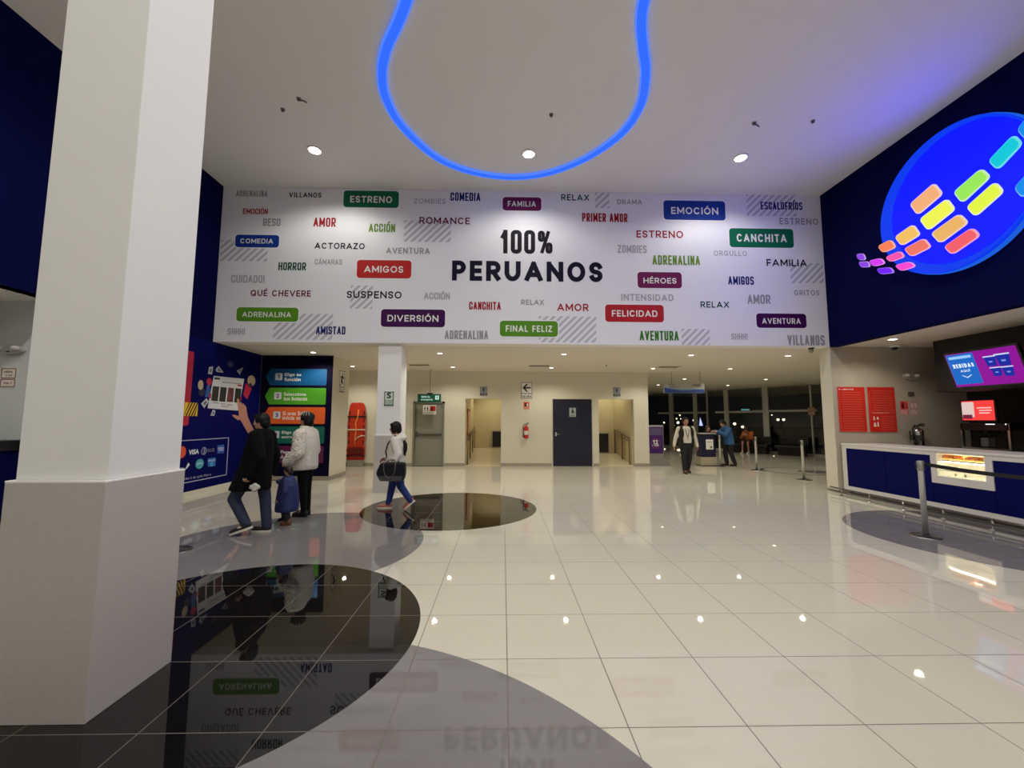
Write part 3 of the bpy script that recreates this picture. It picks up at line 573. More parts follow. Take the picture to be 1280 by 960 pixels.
for k in range(5):
    t0, t1 = .02+k*.2, .12+k*.2
    lerp = lambda p, q, t: p+(q-p)*t
    top = [lerp(a, b, min(1, t+.28)) for t in (t0, t1)]; bot = [lerp(d_, c, max(0, t-.10)) for t in (t0, t1)]
    prism(bm, [tuple(bot[0]), tuple(bot[1]), tuple(top[1]), tuple(top[0])], .0125, .0135, FL)
obj('stripes', bm, mat('mural_dark', (22, 18, 22), .5), hz)
PAGE = mat('mural_page', (206, 204, 206), .5)
pg = mp('web_page', MURAL['screen'][0], PAGE, w0=.010, w1=.013)
mp('page_logo', MURAL['scr_bar'][0], INK, pg, .0135, .0145); mp('page_button', MURAL['scr_btn'][0], BARRED, pg, .0135, .0145)
for q, c in zip(MURAL['posters'], ((48, 38, 34), (44, 44, 48), (122, 52, 66), (40, 46, 44))):
    p = mp('film_poster', q, mat('poster_%d' % c[0], c, .5, noise=.75, nscale=14), pg, .0135, .0145)
(a, b, c, d_) = (Vector(p) for p in MURAL['screen'][0])
bm = bmesh.new()
for v, u0, u1 in ((.15, .28, .92), (.80, .12, .30), (.82, .36, .52), (.83, .56, .74), (.89, .40, .62)):
    p0 = a+(d_-a)*v; p1 = b+(c-b)*v; q0 = p0+(p1-p0)*u0; q1 = p0+(p1-p0)*u1
    prism(bm, [tuple(q0), tuple(q1), (q1.x, q1.y-.025), (q0.x, q0.y-.025)], .0135, .014, FL)
obj('page_text', bm, mat('page_text_grey', (150, 146, 148), .5), pg)
for y0, (pa, pb) in ((.62, (a, d_)), (.62, (b, c))):
    p = pa+(pb-pa)*.62; mp('page_arrow', rect(p.x, p.y, .06, .11), BARRED, pg, .0135, .0145)
CARD = mat('mural_card', (178, 178, 186), .5)
for q in MURAL['cards']:
    k = mp('flying_card', q, CARD, w0=.010, w1=.011)
    cx = sum(p[0] for p in q)/len(q); cy = sum(p[1] for p in q)/len(q)
    mp('card_print', [(cx+(p[0]-cx)*.45, cy+(p[1]-cy)*.45) for p in q], mat('card_print', (88, 88, 100), .5), k, .0112, .012)
# soft toys floating round the page, plain stand-ins
TOYS = mat('mural_toy_cream', (196, 170, 140), .5); TOYD = mat('mural_toy_dark', (26, 24, 60), .5)
def blob(n, y, z, ry_, rz_, m, w0): return mp(n, [(y+ry_*math.cos(2*PI*k/20), z+rz_*math.sin(2*PI*k/20)) for k in range(20)], m, w0=w0, w1=w0+.001)
blob('toy_figure', 8.52, 2.22, .075, .10, TOYS, .0092); blob('toy_figure', 8.57, 2.08, .09, .09, TOYD, .0082); blob('toy_figure', 8.76, 2.31, .08, .08, BARRED, .0092)
mp('toy_figure', [(8.66, 1.98), (8.80, 1.98), (8.80, 2.24), (8.70, 2.24)], mat('mural_toy_blue', (34, 82, 150), .5), w0=.0088, w1=.0098, r=.03)
mp('toy_figure', [(9.92, 2.10), (10.08, 2.0), (10.24, 2.28), (9.98, 2.40)], BARRED, w0=.0082, w1=.0090, r=.03); blob('toy_figure', 10.20, 2.47, .16, .13, TOYS, .0094); blob('toy_figure', 10.17, 2.36, .06, .05, TOYD, .0106)
blob('toy_figure', 9.39, 2.77, .10, .07, mat('mural_toy_faint', (52, 40, 84), .5), .0082)  # faint printed face above the page
SK = mat('mural_skin', (186, 132, 116), .5)
mp('arm', MURAL['arm'][0], SK, w0=.0142, w1=.015); mp('palm', MURAL['palm'][0], SK, w0=.0152, w1=.016); mp('thumb', MURAL['thumb'][0], SK, w0=.0148, w1=.0158)
for k in ('f1', 'f2', 'f3', 'f4'): mp('finger', MURAL[k][0], SK, w0=.0148, w1=.0158, r=.02)
# payment box
fr_ = MURAL['frame'][0]; fi = MURAL['frame_in'][0]
y0 = 6.35; y1 = fr_[1][0]; zt, zb = fr_[1][1], fr_[2][1]
bm = bmesh.new()
for (u0, u1, v0, v1) in ((y0, y1, zt-.018, zt), (y0, y1, zb, zb+.018), (y1-.022, y1, zb, zt)): prism(bm, [(u0, v0), (u1, v0), (u1, v1), (u0, v1)], .007, .009, FL)
obj('payment_frame', bm, mat('mural_line', (170, 168, 196), .5), mu)
def tq(s, q, m, parent=mu, w0=.010, bold=.0, skew=0.0):
    u = sum(p[0] for p in q)/4; v = sum(p[1] for p in q)/4
    w = abs((q[1][0]+q[2][0])-(q[0][0]+q[3][0]))/2; h = abs((q[0][1]+q[1][1])-(q[2][1]+q[3][1]))/2
    return text('lettering', s, FL, u, v, w, h, w0, m, parent, bold=bold)
MW = mat('mural_white', (224, 224, 232), .5); MLB = mat('mural_sky_blue', (84, 150, 206), .5); MTL = mat('mural_teal', (70, 164, 172), .5); MG = mat('mural_grey', (150, 150, 168), .5)
tq('VISA', MURAL['visa'][0], MW, bold=.05)
q = MURAL['mc'][0]; u, v = sum(p[0] for p in q)/4, sum(p[1] for p in q)/4
blob('card_mark', u+.02, v, .11, .115, mat('mural_orange_red', (226, 84, 50), .5), .0085); blob('card_mark', u-.12, v, .11, .115, mat('mural_mark_red', (204, 30, 44), .5), .0080)
q = MURAL['dc_mark'][0]; u, v = sum(p[0] for p in q)/4, sum(p[1] for p in q)/4
blob('club_mark', u-.02, v, .078, .080, MG, .0085); k = blob('club_mark', u-.025, v, .058, .062, mat('mural_blue_deep', (24, 24, 92), .5), .0096); mp('club_mark', rect(u-.01, v, .025, .115), MG, w0=.0107, w1=.0112)
tq('Diners Club', MURAL['dc_text1'][0], MG); tq('INTERNATIONAL', MURAL['dc_text2'][0], MG)
ab = mp('express_card', MURAL['amex'][0], mat('mural_express_blue', (40, 84, 168), .5), r=.02)
tq('AMERICAN', MURAL['amex_t1'][0], MW, ab, .011, .02); tq('EXPRESS', MURAL['amex_t2'][0], MW, ab, .011, .02)
mp('bolt_mark', MURAL['lightning'][0], MW)
q = MURAL['teal_disc'][0]; u, v = sum(p[0] for p in q)/4, sum(p[1] for p in q)/4
dd = blob('app_mark', u, v, .115, .10, MTL, .0085); tq('plin', MURAL['teal_txt'][0], MW, dd, .0105, .02)
bb = mp('pay_mark', MURAL['blue_sq'][0], mat('mural_pay_blue', (30, 104, 176), .5), r=.03); tq('PAGO', MURAL['blue_txt'][0], MW, bb, .011, .02)
q = MURAL['blue_sq'][0]; u, v = sum(p[0] for p in q)/4, sum(p[1] for p in q)/4
mp('pay_ring', circle(u, v-.04, .05, 16), MLB, bb, .0095, .0105)
q = MURAL['small_txt'][0]; strokes(mu, FL, (q[0][0]+q[1][0])/2, (q[0][1]+q[2][1])/2, 1.2, .05, .0085, MG, 40)

# ============================================================ steps panel
FS = frame('B', 10.6)
st = flat('steps_panel', [(-6.19, .105), (-4.375, .105), (-4.375, S-.006), (-6.19, S-.006)], FS, .0015, .008, mat('panel_indigo', (13, 9, 36), .6, spec=.05))
tag(st, 'dark indigo wall panel listing five ticket buying steps on coloured arrows', 'sign')
BC = [(0, 76, 126), (72, 150, 30), (214, 90, 32), (0, 94, 78), (88, 14, 64)]
TX = [('Elige tu', 'función'), ('Selecciona', 'tus butacas'), ('Si eres Socio', 'inicia sesión'), ('Elige tus', 'entradas y combo'), ('Paga y', '¡Listo!')]
TW = [((.409, .10), (.407, .09)), ((.568, .09), (.60, .10)), ((.653, .10), (.72, .10)), ((.449, .095), (.95, .088)), ((.33, .095), (.32, .09))]
for k in range(5):
    zt = 2.818-.4905*k; zb = zt-.425; zm = (zt+zb)/2
    pts = [(-6.066+.002*k, zm), (-5.955, zb), (-4.525, zb), (-4.525, zt), (-5.955, zt)]
    bn = obj('arrow_banner', prism(bmesh.new(), rpoly(pts, .035), .009, .014, FS), mat('step_%d' % k, BC[k], .45), st)
    nb = obj('number_tile', prism(bmesh.new(), rrect(-5.738, zm+.008, .18, .18, .02), .0145, .016, FS), mat('step_tile', (206, 206, 214), .5), bn)
    text('lettering', str(k+1), FS, -5.738, zm+.008, .075 if k else .045, .11, .017, mat('step_number', (40, 40, 60), .5), nb, bold=.035)
    for (s, (w, h), dv) in ((TX[k][0], TW[k][0], .055), (TX[k][1], TW[k][1], -.058)):
        text('lettering', s, FS, -5.59+w/2, zm+dv, w, h, .0155, SIGNWHITE, bn, bold=.016)

# ============================================================ small signs
def board(name, label, cat, fr, u, v, w, h, m=SIGNWHITE, t=.012, border=None, r=.01, group=None):
    b = obj(name, prism(bmesh.new(), rrect(u, v, w, h, r), .0015, t, fr), m); tag(b, label, cat, group)
    if border is not None:
        bm = bmesh.new(); e = .018
        for p in ([(u-w/2+.008, v-h/2+.008), (u+w/2-.008, v-h/2+.008), (u+w/2-.008, v-h/2+.008+e), (u-w/2+.008, v-h/2+.008+e)], [(u-w/2+.008, v+h/2-.008-e), (u+w/2-.008, v+h/2-.008-e), (u+w/2-.008, v+h/2-.008), (u-w/2+.008, v+h/2-.008)],
                  [(u-w/2+.008, v-h/2), (u-w/2+.008+e, v-h/2), (u-w/2+.008+e, v+h/2), (u-w/2+.008, v+h/2)], [(u+w/2-.008-e, v-h/2), (u+w/2-.008, v-h/2), (u+w/2-.008, v+h/2), (u+w/2-.008-e, v+h/2)]):
            prism(bm, p, t, t+.002, fr)
        obj('border', bm, border, b)
    return b
def on(parent, name, pts, fr, m, w0): return obj(name, prism(bmesh.new(), pts, w0, w0+.002, fr), m, parent)
def man_icon(parent, fr, u, v, h, m, w0, skirt=False):
    bm = prism(bmesh.new(), circle(u, v+h*.40, h*.10, 14), w0, w0+.002, fr)
    prism(bm, [(u-h*.13, v+h*.27), (u-h*.17, v-h*.05), (u-h*.11, v-h*.06), (u-h*.2 if skirt else u-h*.09, v-h*.18), (u-h*.07, v-h*.18), (u-h*.07, v-h*.5), (u+h*.07, v-h*.5), (u+h*.07, v-h*.18), (u+h*.2 if skirt else u+h*.09, v-h*.18), (u+h*.11, v-h*.06), (u+h*.17, v-h*.05), (u+h*.13, v+h*.27)], w0, w0+.002, fr)
    return obj('figure_icon', bm, m, parent)
FC = frame('B', 8.89)   # face of the far pillar
b = board('safety_sign', 'white sign with a black S for safe zone on the far pillar', 'sign', FC, -2.452, 1.975, .215, .32, mat('sign_pale_green', (222, 228, 212), .4), border=GREENINK)
text('lettering', 'S', FC, -2.452, 2.045, .095, .125, .015, INK, b, bold=.05)
for s, v, w in (('ZONA SEGURA', 1.935, .17), ('EN CASOS', 1.893, .13), ('DE SISMOS', 1.853, .14)): text('lettering', s, FC, -2.452, v, w, .028, .015, GREENINK, b, bold=.035)
FX = Matrix(((0,0,1,-4.37),(1,0,0,0),(0,1,0,0),(0,0,0,1)))
b = board('exit_sign', 'tall white sign with a running figure on the wall beside the steps panel', 'sign', FX, 11.17, 2.55, .36, .60, border=INK)
bm = prism(bmesh.new(), circle(11.20, 2.755, .032, 12), .014, .016, FX)
for P in ([(11.13, 2.72), (11.22, 2.71), (11.19, 2.58), (11.10, 2.60)], [(11.22, 2.70), (11.31, 2.66), (11.30, 2.635), (11.20, 2.66)], [(11.13, 2.71), (11.05, 2.66), (11.06, 2.63), (11.15, 2.67)], [(11.10, 2.60), (11.18, 2.58), (11.27, 2.50), (11.24, 2.47), (11.13, 2.54)], [(11.10, 2.60), (11.15, 2.57), (11.09, 2.44), (11.02, 2.43), (11.02, 2.46), (11.07, 2.47)]): prism(bm, P, .014, .016, FX)
obj('running_figure', bm, INK, b)
for k, v in enumerate((2.40, 2.345, 2.29)): strokes(b, FX, 11.17, v, .27, .045, .0125, INK, k)
FW = frame('B', YW)
b = board('arrow_exit_sign', 'white sign with a black left arrow and the word SALIDA on the back wall', 'sign', FW, .795, 2.53, .40, .58, border=INK)
on(b, 'arrow', [(.655, 2.62), (.79, 2.755), (.845, 2.755), (.76, 2.645), (.93, 2.645), (.93, 2.595), (.76, 2.595), (.845, 2.485), (.79, 2.485)], FW, INK, .0125)
on(b, 'divider', rect(.795, 2.43, .37, .018), FW, INK, .0125)
caps('SALIDA', 'b', FW, .795, 2.325, .32, .085, .015, INK, b)
strokes(b, FW, .795, 2.405, .30, .03, .0125, INK, 7)
b = board('extinguisher_sign', 'small red and white sign above the red fire extinguisher', 'sign', FW, .79, 2.02, .20, .26, mat('sign_pink', (222, 150, 130), .4))
on(b, 'red_panel', rect(.785, 2.055, .15, .15), FW, RED, .0125); on(b, 'flame', [(.80, 2.0), (.84, 2.0), (.85, 2.06), (.82, 2.11), (.80, 2.06)], FW, SIGNWHITE, .0150)
on(b, 'extinguisher_icon', [(.74, 1.99), (.79, 1.99), (.79, 2.08), (.775, 2.11), (.755, 2.11), (.74, 2.08)], FW, INK, .0150)
strokes(b, FW, .79, 1.925, .16, .03, .0125, RED, 8)
PLQ = mat('plaque_grey', (142, 148, 156), .35)
for u, sk, lab in ((-.655, False, "grey restroom plaque above the left passage, beside the steel door"), (3.86, True, 'grey restroom plaque above the right passage, beside the navy door')):
    b = board('restroom_plaque', lab, 'sign', FW, u, 2.50, .25, .31, PLQ, .02)
    on(b, 'lower_band', rect(u, 2.385, .23, .07), FW, INK, .0205); man_icon(b, FW, u, 2.54, .17, INK, .0205, sk)
    strokes(b, FW, u, 2.385, .17, .03, .0228, SIGNWHITE, 9)
FD = frame('B', YW-.01)
b = board('accessible_sign', 'small grey accessible restroom sign on the navy door', 'sign', FD, 2.35, 1.80, .22, .30, mat('plaque_light', (158, 166, 168), .35), .008)
bm = prism(bmesh.new(), circle(2.345, 1.925, .018, 12), .0085, .0105, FD); prism(bm, [(2.325, 1.9), (2.36, 1.9), (2.38, 1.83), (2.41, 1.79), (2.39, 1.775), (2.30, 1.775), (2.32, 1.83)], .0085, .0105, FD)
obj('wheelchair_icon', bm, INK, b); strokes(b, FD, 2.35, 1.69, .16, .04, .0085, INK, 10)
FDS = frame('B', YW+.02)
b = board('door_sticker', 'paired black and red instruction stickers on the grey steel door', 'sticker', FDS, -2.465, 1.865, .44, .31, SIGNWHITE, .003)
man_icon(b, FDS, -2.62, 1.90, .15, INK, .0032); man_icon(b, FDS, -2.53, 1.90, .15, INK, .0032)
on(b, 'red_square', rect(-2.355, 1.905, .19, .17), FDS, RED, .0032); on(b, 'handle_icon', rect(-2.38, 1.905, .05, .14), FDS, INK, .0056)
strokes(b, FDS, -2.465, 1.76, .36, .03, .0035, INK, 11)
FG = frame('B', 13.35)
g = thing('exit_lightbox', 'green hanging exit sign in front of the grey steel door', 'sign', (0, 0, 0))
obj('sign_case', prism(bmesh.new(), rrect(-2.385, 2.225, .75, .275, .015), -.03, .03, FG), mat('exit_green', (10, 78, 58), .4), g)
GL = mat('exit_lettering', (224, 255, 240), emit=.75)
text('lettering', 'Salida de', FG, -2.50, 2.275, .28, .065, .032, GL, g, bold=.02); text('lettering', 'emergencia', FG, -2.46, 2.175, .38, .07, .032, GL, g, bold=.02)
pic = obj('pictogram', prism(bmesh.new(), rrect(-2.13, 2.245, .12, .13, .01), .031, .034, FG), GL, g); man_icon(pic, FG, -2.13, 2.245, .11, GREENINK, .0345)
obj('hanging_rod', tube(bmesh.new(), [(-2.37, 13.35, 2.362), (-2.37, 13.35, S)], .008, 8), mat('rod_grey', (120, 112, 96), .5), g); obj('rod_clamp', boxes((-2.45, -2.28, 13.32, 13.38, 2.355, 2.395)), DARKMETAL, g)
FH = frame('B', 13.6)
g = thing('direction_sign', 'wide hanging sign with a blue wave stripe over the lobby entrance', 'sign', (0, 0, 0))
obj('sign_panel', prism(bmesh.new(), rrect(6.065, 2.615, 1.37, .33, .01), -.02, .02, FH), mat('panel_pale', (176, 174, 168), .4), g)
wv = [(5.39, 2.455), (6.74, 2.455), (6.74, 2.59), (6.4, 2.60), (6.0, 2.575), (5.7, 2.61), (5.39, 2.66)]
obj('wave_stripe', prism(bmesh.new(), wv, .021, .024, FH), mat('panel_sky', (106, 150, 196), .4), g)
obj('wave_stripe', prism(bmesh.new(), [(5.39, 2.455), (6.74, 2.455), (6.74, 2.575), (6.4, 2.565), (6.0, 2.535), (5.7, 2.57), (5.39, 2.625)], .0245, .027, FH), mat('panel_blue', (38, 62, 132), .4), g)
for k, (u, v, w) in enumerate(((5.66, 2.73, .22), (5.73, 2.665, .34), (6.50, 2.73, .34), (6.47, 2.68, .28))): strokes(g, FH, u, v, w, .04, .0285, DARKMETAL, 20+k)
for x in (5.65, 6.62): obj('hanging_rod', tube(bmesh.new(), [(x, 13.6, 2.78), (x, 13.6, S)], .008, 8), mat('rod_grey', (120, 112, 96), .5), g)
# red picture frame inside the left passage
FP = frame('L', -1.26)
b = board('framed_notice', 'tall red framed notice on the left wall of the left passage', 'notice', FP, 15.1, 1.45, 1.1, .95, mat('notice_red', (176, 70, 50), .5), .03)
on(b, 'paper', rect(15.1, 1.45, .85, .78), FP, mat('notice_paper', (222, 196, 170), .5), .031)
# signs left of the big pillar
FE = frame('B', 5.8)
b = board('notice', 'small white notice with brown frames on the wall left of the big pillar', 'notice', FE, -6.83, 2.085, .21, .28, mat('notice_cream', (214, 204, 194), .5), .006)
NB = mat('notice_brown', (136, 96, 84), .5)
for v, h in ((2.145, .13), (2.01, .10)):
    for p in (rect(-6.83, v+h/2, .19, .012), rect(-6.83, v-h/2, .19, .012), rect(-6.925, v, .012, h), rect(-6.735, v, .012, h)): on(b, 'print_frame', p, FE, NB, .0065)
for k, v in enumerate((2.165, 2.12, 2.01)): strokes(b, FE, -6.83, v, .13, .032, .0085, NB, 30+k)
def emergency_light(label, x, y, z):
    t = thing('emergency_light', label, 'emergency light', (x, y, z), 0, 'emergency lights')
    obj('housing', prism(bmesh.new(), [(.17*math.cos(a)*1.0, .065*math.sin(a)) for a in [2*PI*k/24 for k in range(24)]], 0, .07, frame('B', 0)), mat('em_case', (176, 172, 166), .4), t)
    for s in (-1, 1): obj('lamp_head', lathe(bmesh.new(), [(.02, -.03), (.045, -.02), (.05, .02), (.03, .035)], (s*.11, -.085, .01), 14), mat('em_lens', (196, 192, 184), .2), t, True)
    obj('indicator', boxes((-.02, .02, -.075, -.07, -.04, -.025)), DARKMETAL, t)
emergency_light('oval grey twin head emergency light on the wall left of the big pillar', -6.80, 5.8, 2.47)
emergency_light('oval grey twin head emergency light above the red boards on the taupe wall', 8.93, 8.8, 2.52)

# ============================================================ snack counter on the right
XC = 7.29
FK = frame('R', XC)
ct = thing('snack_counter', 'long white snack counter with navy front panels along the right wall', 'counter', (0, 0, 0))
YN = -3.5
CW = mat('counter_white', (222, 216, 210), .25)
YC0, YC1 = 6.125, 6.845      # display window in the counter front
obj('counter_frame', boxes((XC+.03, XC+.75, YC1+.08, 8.77, .10, 1.02), (XC+.03, XC+.75, YN, YC0-.08, .10, 1.02), (XC+.03, XC+.75, YC0-.08, YC1+.08, .10, .50)), mat('counter_core', (90, 86, 84), .5), ct)
wt = obj('worktop', boxes((XC-.01, XC+.80, YN, 8.78, 1.02, 1.062)), CW, ct); bevel(wt, .008)
fr_w = obj('front_frame', boxes((XC, XC+.03, YN, 8.77, .09, .175), (XC, XC+.03, YC1+.085, 8.77, .962, 1.02), (XC, XC+.03, YN, YC0-.085, .955, 1.02), (XC, XC+.03, 8.66, 8.77, .175, .962),
    (XC-.004, XC+.03, YC1, YC1+.085, .505, 1.02), (XC-.004, XC+.03, YC0-.085, YC0, .505, 1.02), (XC-.004, XC+.03, YC0, YC1, .505, .615)), CW, ct)
BLU = mat('counter_navy', (8, 12, 82), .6, spec=.08)
for a, b_ in ((8.66, 7.79), (7.78, YC1+.085)): bevel(obj('front_panel', boxes((XC+.006, XC+.03, b_, a, .175, .962)), BLU, ct), .003)
bevel(obj('front_panel', boxes((XC+.006, XC+.03, YC0-.085+.0, YC1+.08, .175, .505)), BLU, ct), .003)
y = YC0-.09
while y > YN:
    bevel(obj('front_panel', boxes((XC+.006, XC+.03, max(YN, y-.86), y, .175, .955)), BLU, ct), .003); y -= .87
obj('kick_plate', boxes((XC+.12, XC+.16, YN, 8.77, 0, .10)), mat('kick_brown', (110, 100, 90), .3), ct)
rl = thing('foot_rail', 'low double tube steel guard rail on short posts before the snack counter', 'rail', (0, 0, 0))
for z, x in ((.145, 6.97), (.075, 6.97)): obj('rail_tube', tube(bmesh.new(), [(x, YN, z), (x, 8.74, z)], .017, 10), CHROME, rl, True)
for k in range(19):
    yy = 8.46-.655*k
    if yy < YN: break
    bm = tube(bmesh.new(), [(6.97, yy, .012), (6.97, yy, .16)], .014, 10); lathe(bm, [(.04, 0), (.04, .006), (.018, .016)], (6.97, yy, 0), 14)
    obj('post', bm, CHROME, rl, True)
# lit display window with hot dogs
dc = thing('food_display', 'brightly lit glass food display set into the snack counter front', 'display case', (XC, (YC0+YC1)/2, .617))
hw = (YC1-YC0)/2-.003
obj('case_lining', boxes((.44, .46, -hw, hw, 0, .40), (.0, .46, -hw, -hw+.012, 0, .40), (.0, .46, hw-.012, hw, 0, .40), (0, .46, -hw, hw, .385, .402), (0, .46, -hw, hw, 0, .012)), mat('case_white', (250, 246, 232), .4), dc)
obj('light_tube', boxes((.33, .37, -hw+.03, hw-.03, .362, .382), (.06, .10, -hw+.03, hw-.03, .243, .255)), mat('case_light', (255, 244, 214), emit=16), dc)
obj('shelf', boxes((.03, .44, -hw+.012, hw-.012, .262, .272)), GLASS, dc)
obj('front_glass', boxes((.008, .012, -hw, hw, .0, .40)), GLASS, dc)
obj('price_rail', boxes((.018, .022, -hw+.02, hw-.02, .105, .118)), mat('case_rail', (190, 190, 176), .3), dc)
for q in (-.07, .07): obj('glass_clip', boxes((-.004, .008, q-.012, q+.012, .04, .075)), CHROME, dc)
bl = light_spot('case_lamp', (XC+.15, (YC0+YC1)/2, .985), 22, (1, .93, .74), 165, .5, .05)
BUN = mat('bun_crust', (244, 184, 84), .5, noise=.25, nscale=40); SAUS = mat('sausage', (222, 116, 56), .4); LEAF = mat('salad_leaf', (196, 190, 52), .6)
def hotdog(k, lab):
    t = thing('hot_dog', lab, 'hot dog', (XC+.17, YC0+.075+.082*k, .617+.2735), 0, 'hot dogs in the lit display')
    bm = bmesh.new()
    for s in (-1, 1):
        bmesh.ops.create_uvsphere(bm, u_segments=14, v_segments=8, radius=1, matrix=Matrix.Translation((0, s*.020, .034)) @ Matrix.Diagonal((.10, .022, .032, 1)))
    obj('bun', bm, BUN, t, True)
    obj('sausage', tube(bmesh.new(), [(-.115, 0, .060), (-.06, 0, .064), (0, 0, .065), (.06, 0, .064), (.115, 0, .060)], [.010, .016, .017, .016, .010], 10), SAUS, t, True)
    bm = tube(bmesh.new(), [(-.09+.018*i, .008*(-1)**i, .082) for i in range(11)], .005, 6); obj('mustard', bm, LEAF, t, True)
n_ = ['far', 'second', 'third', 'fourth', 'fifth', 'sixth', 'seventh', 'near']
for k in range(8): hotdog(k, f'golden hot dog in the lit display, {ORD[7-k] if 7-k < 6 else ("seventh" if 7-k == 6 else "eighth")} from the far end')

# red notice boards, stickers, extinguisher on the taupe wall
FT = frame('B', YB)
BRD = mat('board_red', (206, 38, 26), .4); BRD2 = mat('board_red_print', (222, 108, 84), .5); BRDW = mat('board_white_print', (240, 216, 206), .5)
for u, lab, kind in ((7.595, 'tall red notice board with white heading, next to the white wall corner', 0), (8.262, 'tall red notice board with small pictograms, nearer the extinguisher', 1)):
    b = board('notice_board', lab, 'notice board', FT, u, 1.79, .60, .97, BRD, .02, group='red notice boards')
    obj('board_edge', prism(bmesh.new(), rrect(u, 1.79, .635, 1.0, .01), .0015, .012, FT), mat('board_edge', (186, 160, 146), .3), b)
    r = random.Random(kind)
    for k in range(17 if not kind else 10):
        v = 2.19-.052*k-(0 if kind else .03)
        bm = bmesh.new(); prism(bm, rect(u+.01, v, .50-.1*r.random(), .010), .021, .022, FT); prism(bm, rect(u-.27, v, .022, .022), .021, .022, FT)
        obj('text_line', bm, BRD2, b)
    if kind == 0: strokes(b, FT, u-.10, 2.225, .36, .034, .021, BRDW, 50)
    else:
        strokes(b, FT, u-.05, 1.715, .36, .02, .021, BRDW, 51)
        for (du, dv, w, h) in ((-.20, 1.60, .035, .09), (-.12, 1.60, .055, .06), (-.19, 1.46, .06, .09), (-.12, 1.47, .04, .10)): on(b, 'pictogram', rpoly([(u+du-w/2, dv-h/2), (u+du+w/2, dv-h/2), (u+du+w*.25, dv+h/2), (u+du-w*.25, dv+h/2)], .01), FT, BRDW, .021)
        for k in range(8): on(b, 'text_line', rect(u+.10, 1.64-.04*k, .30, .008), FT, BRD2, .021)
for u, lab, c in ((8.765, 'pink and red extinguisher sticker on the taupe wall', (226, 120, 116)), (8.985, 'pale printed sticker beside the pink extinguisher sticker', (190, 150, 144))):
    b = board('wall_sticker', lab, 'sticker', FT, u, 1.83, .19, .30, mat('sticker_%d' % c[1], c, .45), .004, group='wall stickers')
    if c[0] > 200:
        on(b, 'red_panel', rect(u-.025, 1.88, .09, .16), FT, RED, .0042); on(b, 'extinguisher_icon', rect(u-.03, 1.87, .035, .10), FT, INK, .0064); on(b, 'flame', rpoly([(u+.03, 1.81), (u+.08, 1.81), (u+.07, 1.95), (u+.05, 1.95)], .01), FT, RED, .0042)
    else:
        for du in (-.04, .04): on(b, 'cross', rect(u+du, 1.885, .05, .10), FT, mat('sticker_grey', (214, 196, 188), .5), .0042)
    for k in range(3): strokes(b, FT, u, 1.77-.035*k, .15, .022, .0042, SIGNWHITE, 60+k)
t = tag(obj('junction_box', boxes((8.87, 8.99, 8.765, 8.8, 2.085, 2.175)), mat('box_brown', (90, 78, 68), .5)), 'small brown junction box below the emergency light on the taupe wall', 'junction box'); bevel(t)
def extinguisher(name, label, x, y, z, r, h, body, band_m):
    t = thing(name, label, 'fire extinguisher', (x, y, z))
    obj('cylinder', lathe(bmesh.new(), [(r*.92, 0), (r, .02), (r, h*.70), (r*.93, h*.76), (r*.65, h*.82), (r*.3, h*.85), (r*.28, h*.88)], n=24), body, t, True)
    obj('label_band', lathe(bmesh.new(), [(r*1.012, h*.25), (r*1.015, h*.26), (r*1.015, h*.5), (r*1.012, h*.51)], n=24), band_m, t, True)
    obj('valve', lathe(bmesh.new(), [(r*.26, h*.86), (r*.34, h*.88), (r*.34, h*.93), (r*.2, h*.95)], n=14), CHROME, t, True)
    bm = tube(bmesh.new(), [(0, 0, h*.93), (r*.5, -r*.2, h*.97), (r*1.2, -r*.4, h*.96)], r*.12, 8); tube(bm, [(0, 0, h*.95), (r*.5, -r*.2, h*1.03), (r*1.2, -r*.4, h*1.05)], r*.12, 8)
    obj('lever', bm, BLACK, t, True)
    bm = tube(bmesh.new(), [(-r*.2, -r*.2, h*.92), (-r*.9, -r*.5, h*.97), (-r*1.35, -r*.5, h*.8), (-r*1.25, -r*.5, h*.45), (-r*1.1, -r*.5, h*.25)], r*.15, 8); tube(bm, [(-r*1.1, -r*.5, h*.27), (-r*1.08, -r*.5, h*.08)], [r*.2, r*.3], 10)
    obj('hose', bm, BLACK, t, True)
    obj('wall_bracket', boxes((-r*.5, r*.5, r*.8, r*1.15, h*.3, h*.7)), DARKMETAL, t)
    return t
extinguisher('fire_extinguisher', 'steel fire extinguisher with a black hose on the taupe wall behind the counter', 8.87, 8.66, 1.02, .105, .44, CHROME, mat('ext_label', (60, 58, 56), .5))
extinguisher('fire_extinguisher', 'red fire extinguisher hanging on the back wall beside the navy door', .775, 13.76, .92, .075, .50, RED, mat('ext_label_white', (220, 206, 200), .5))
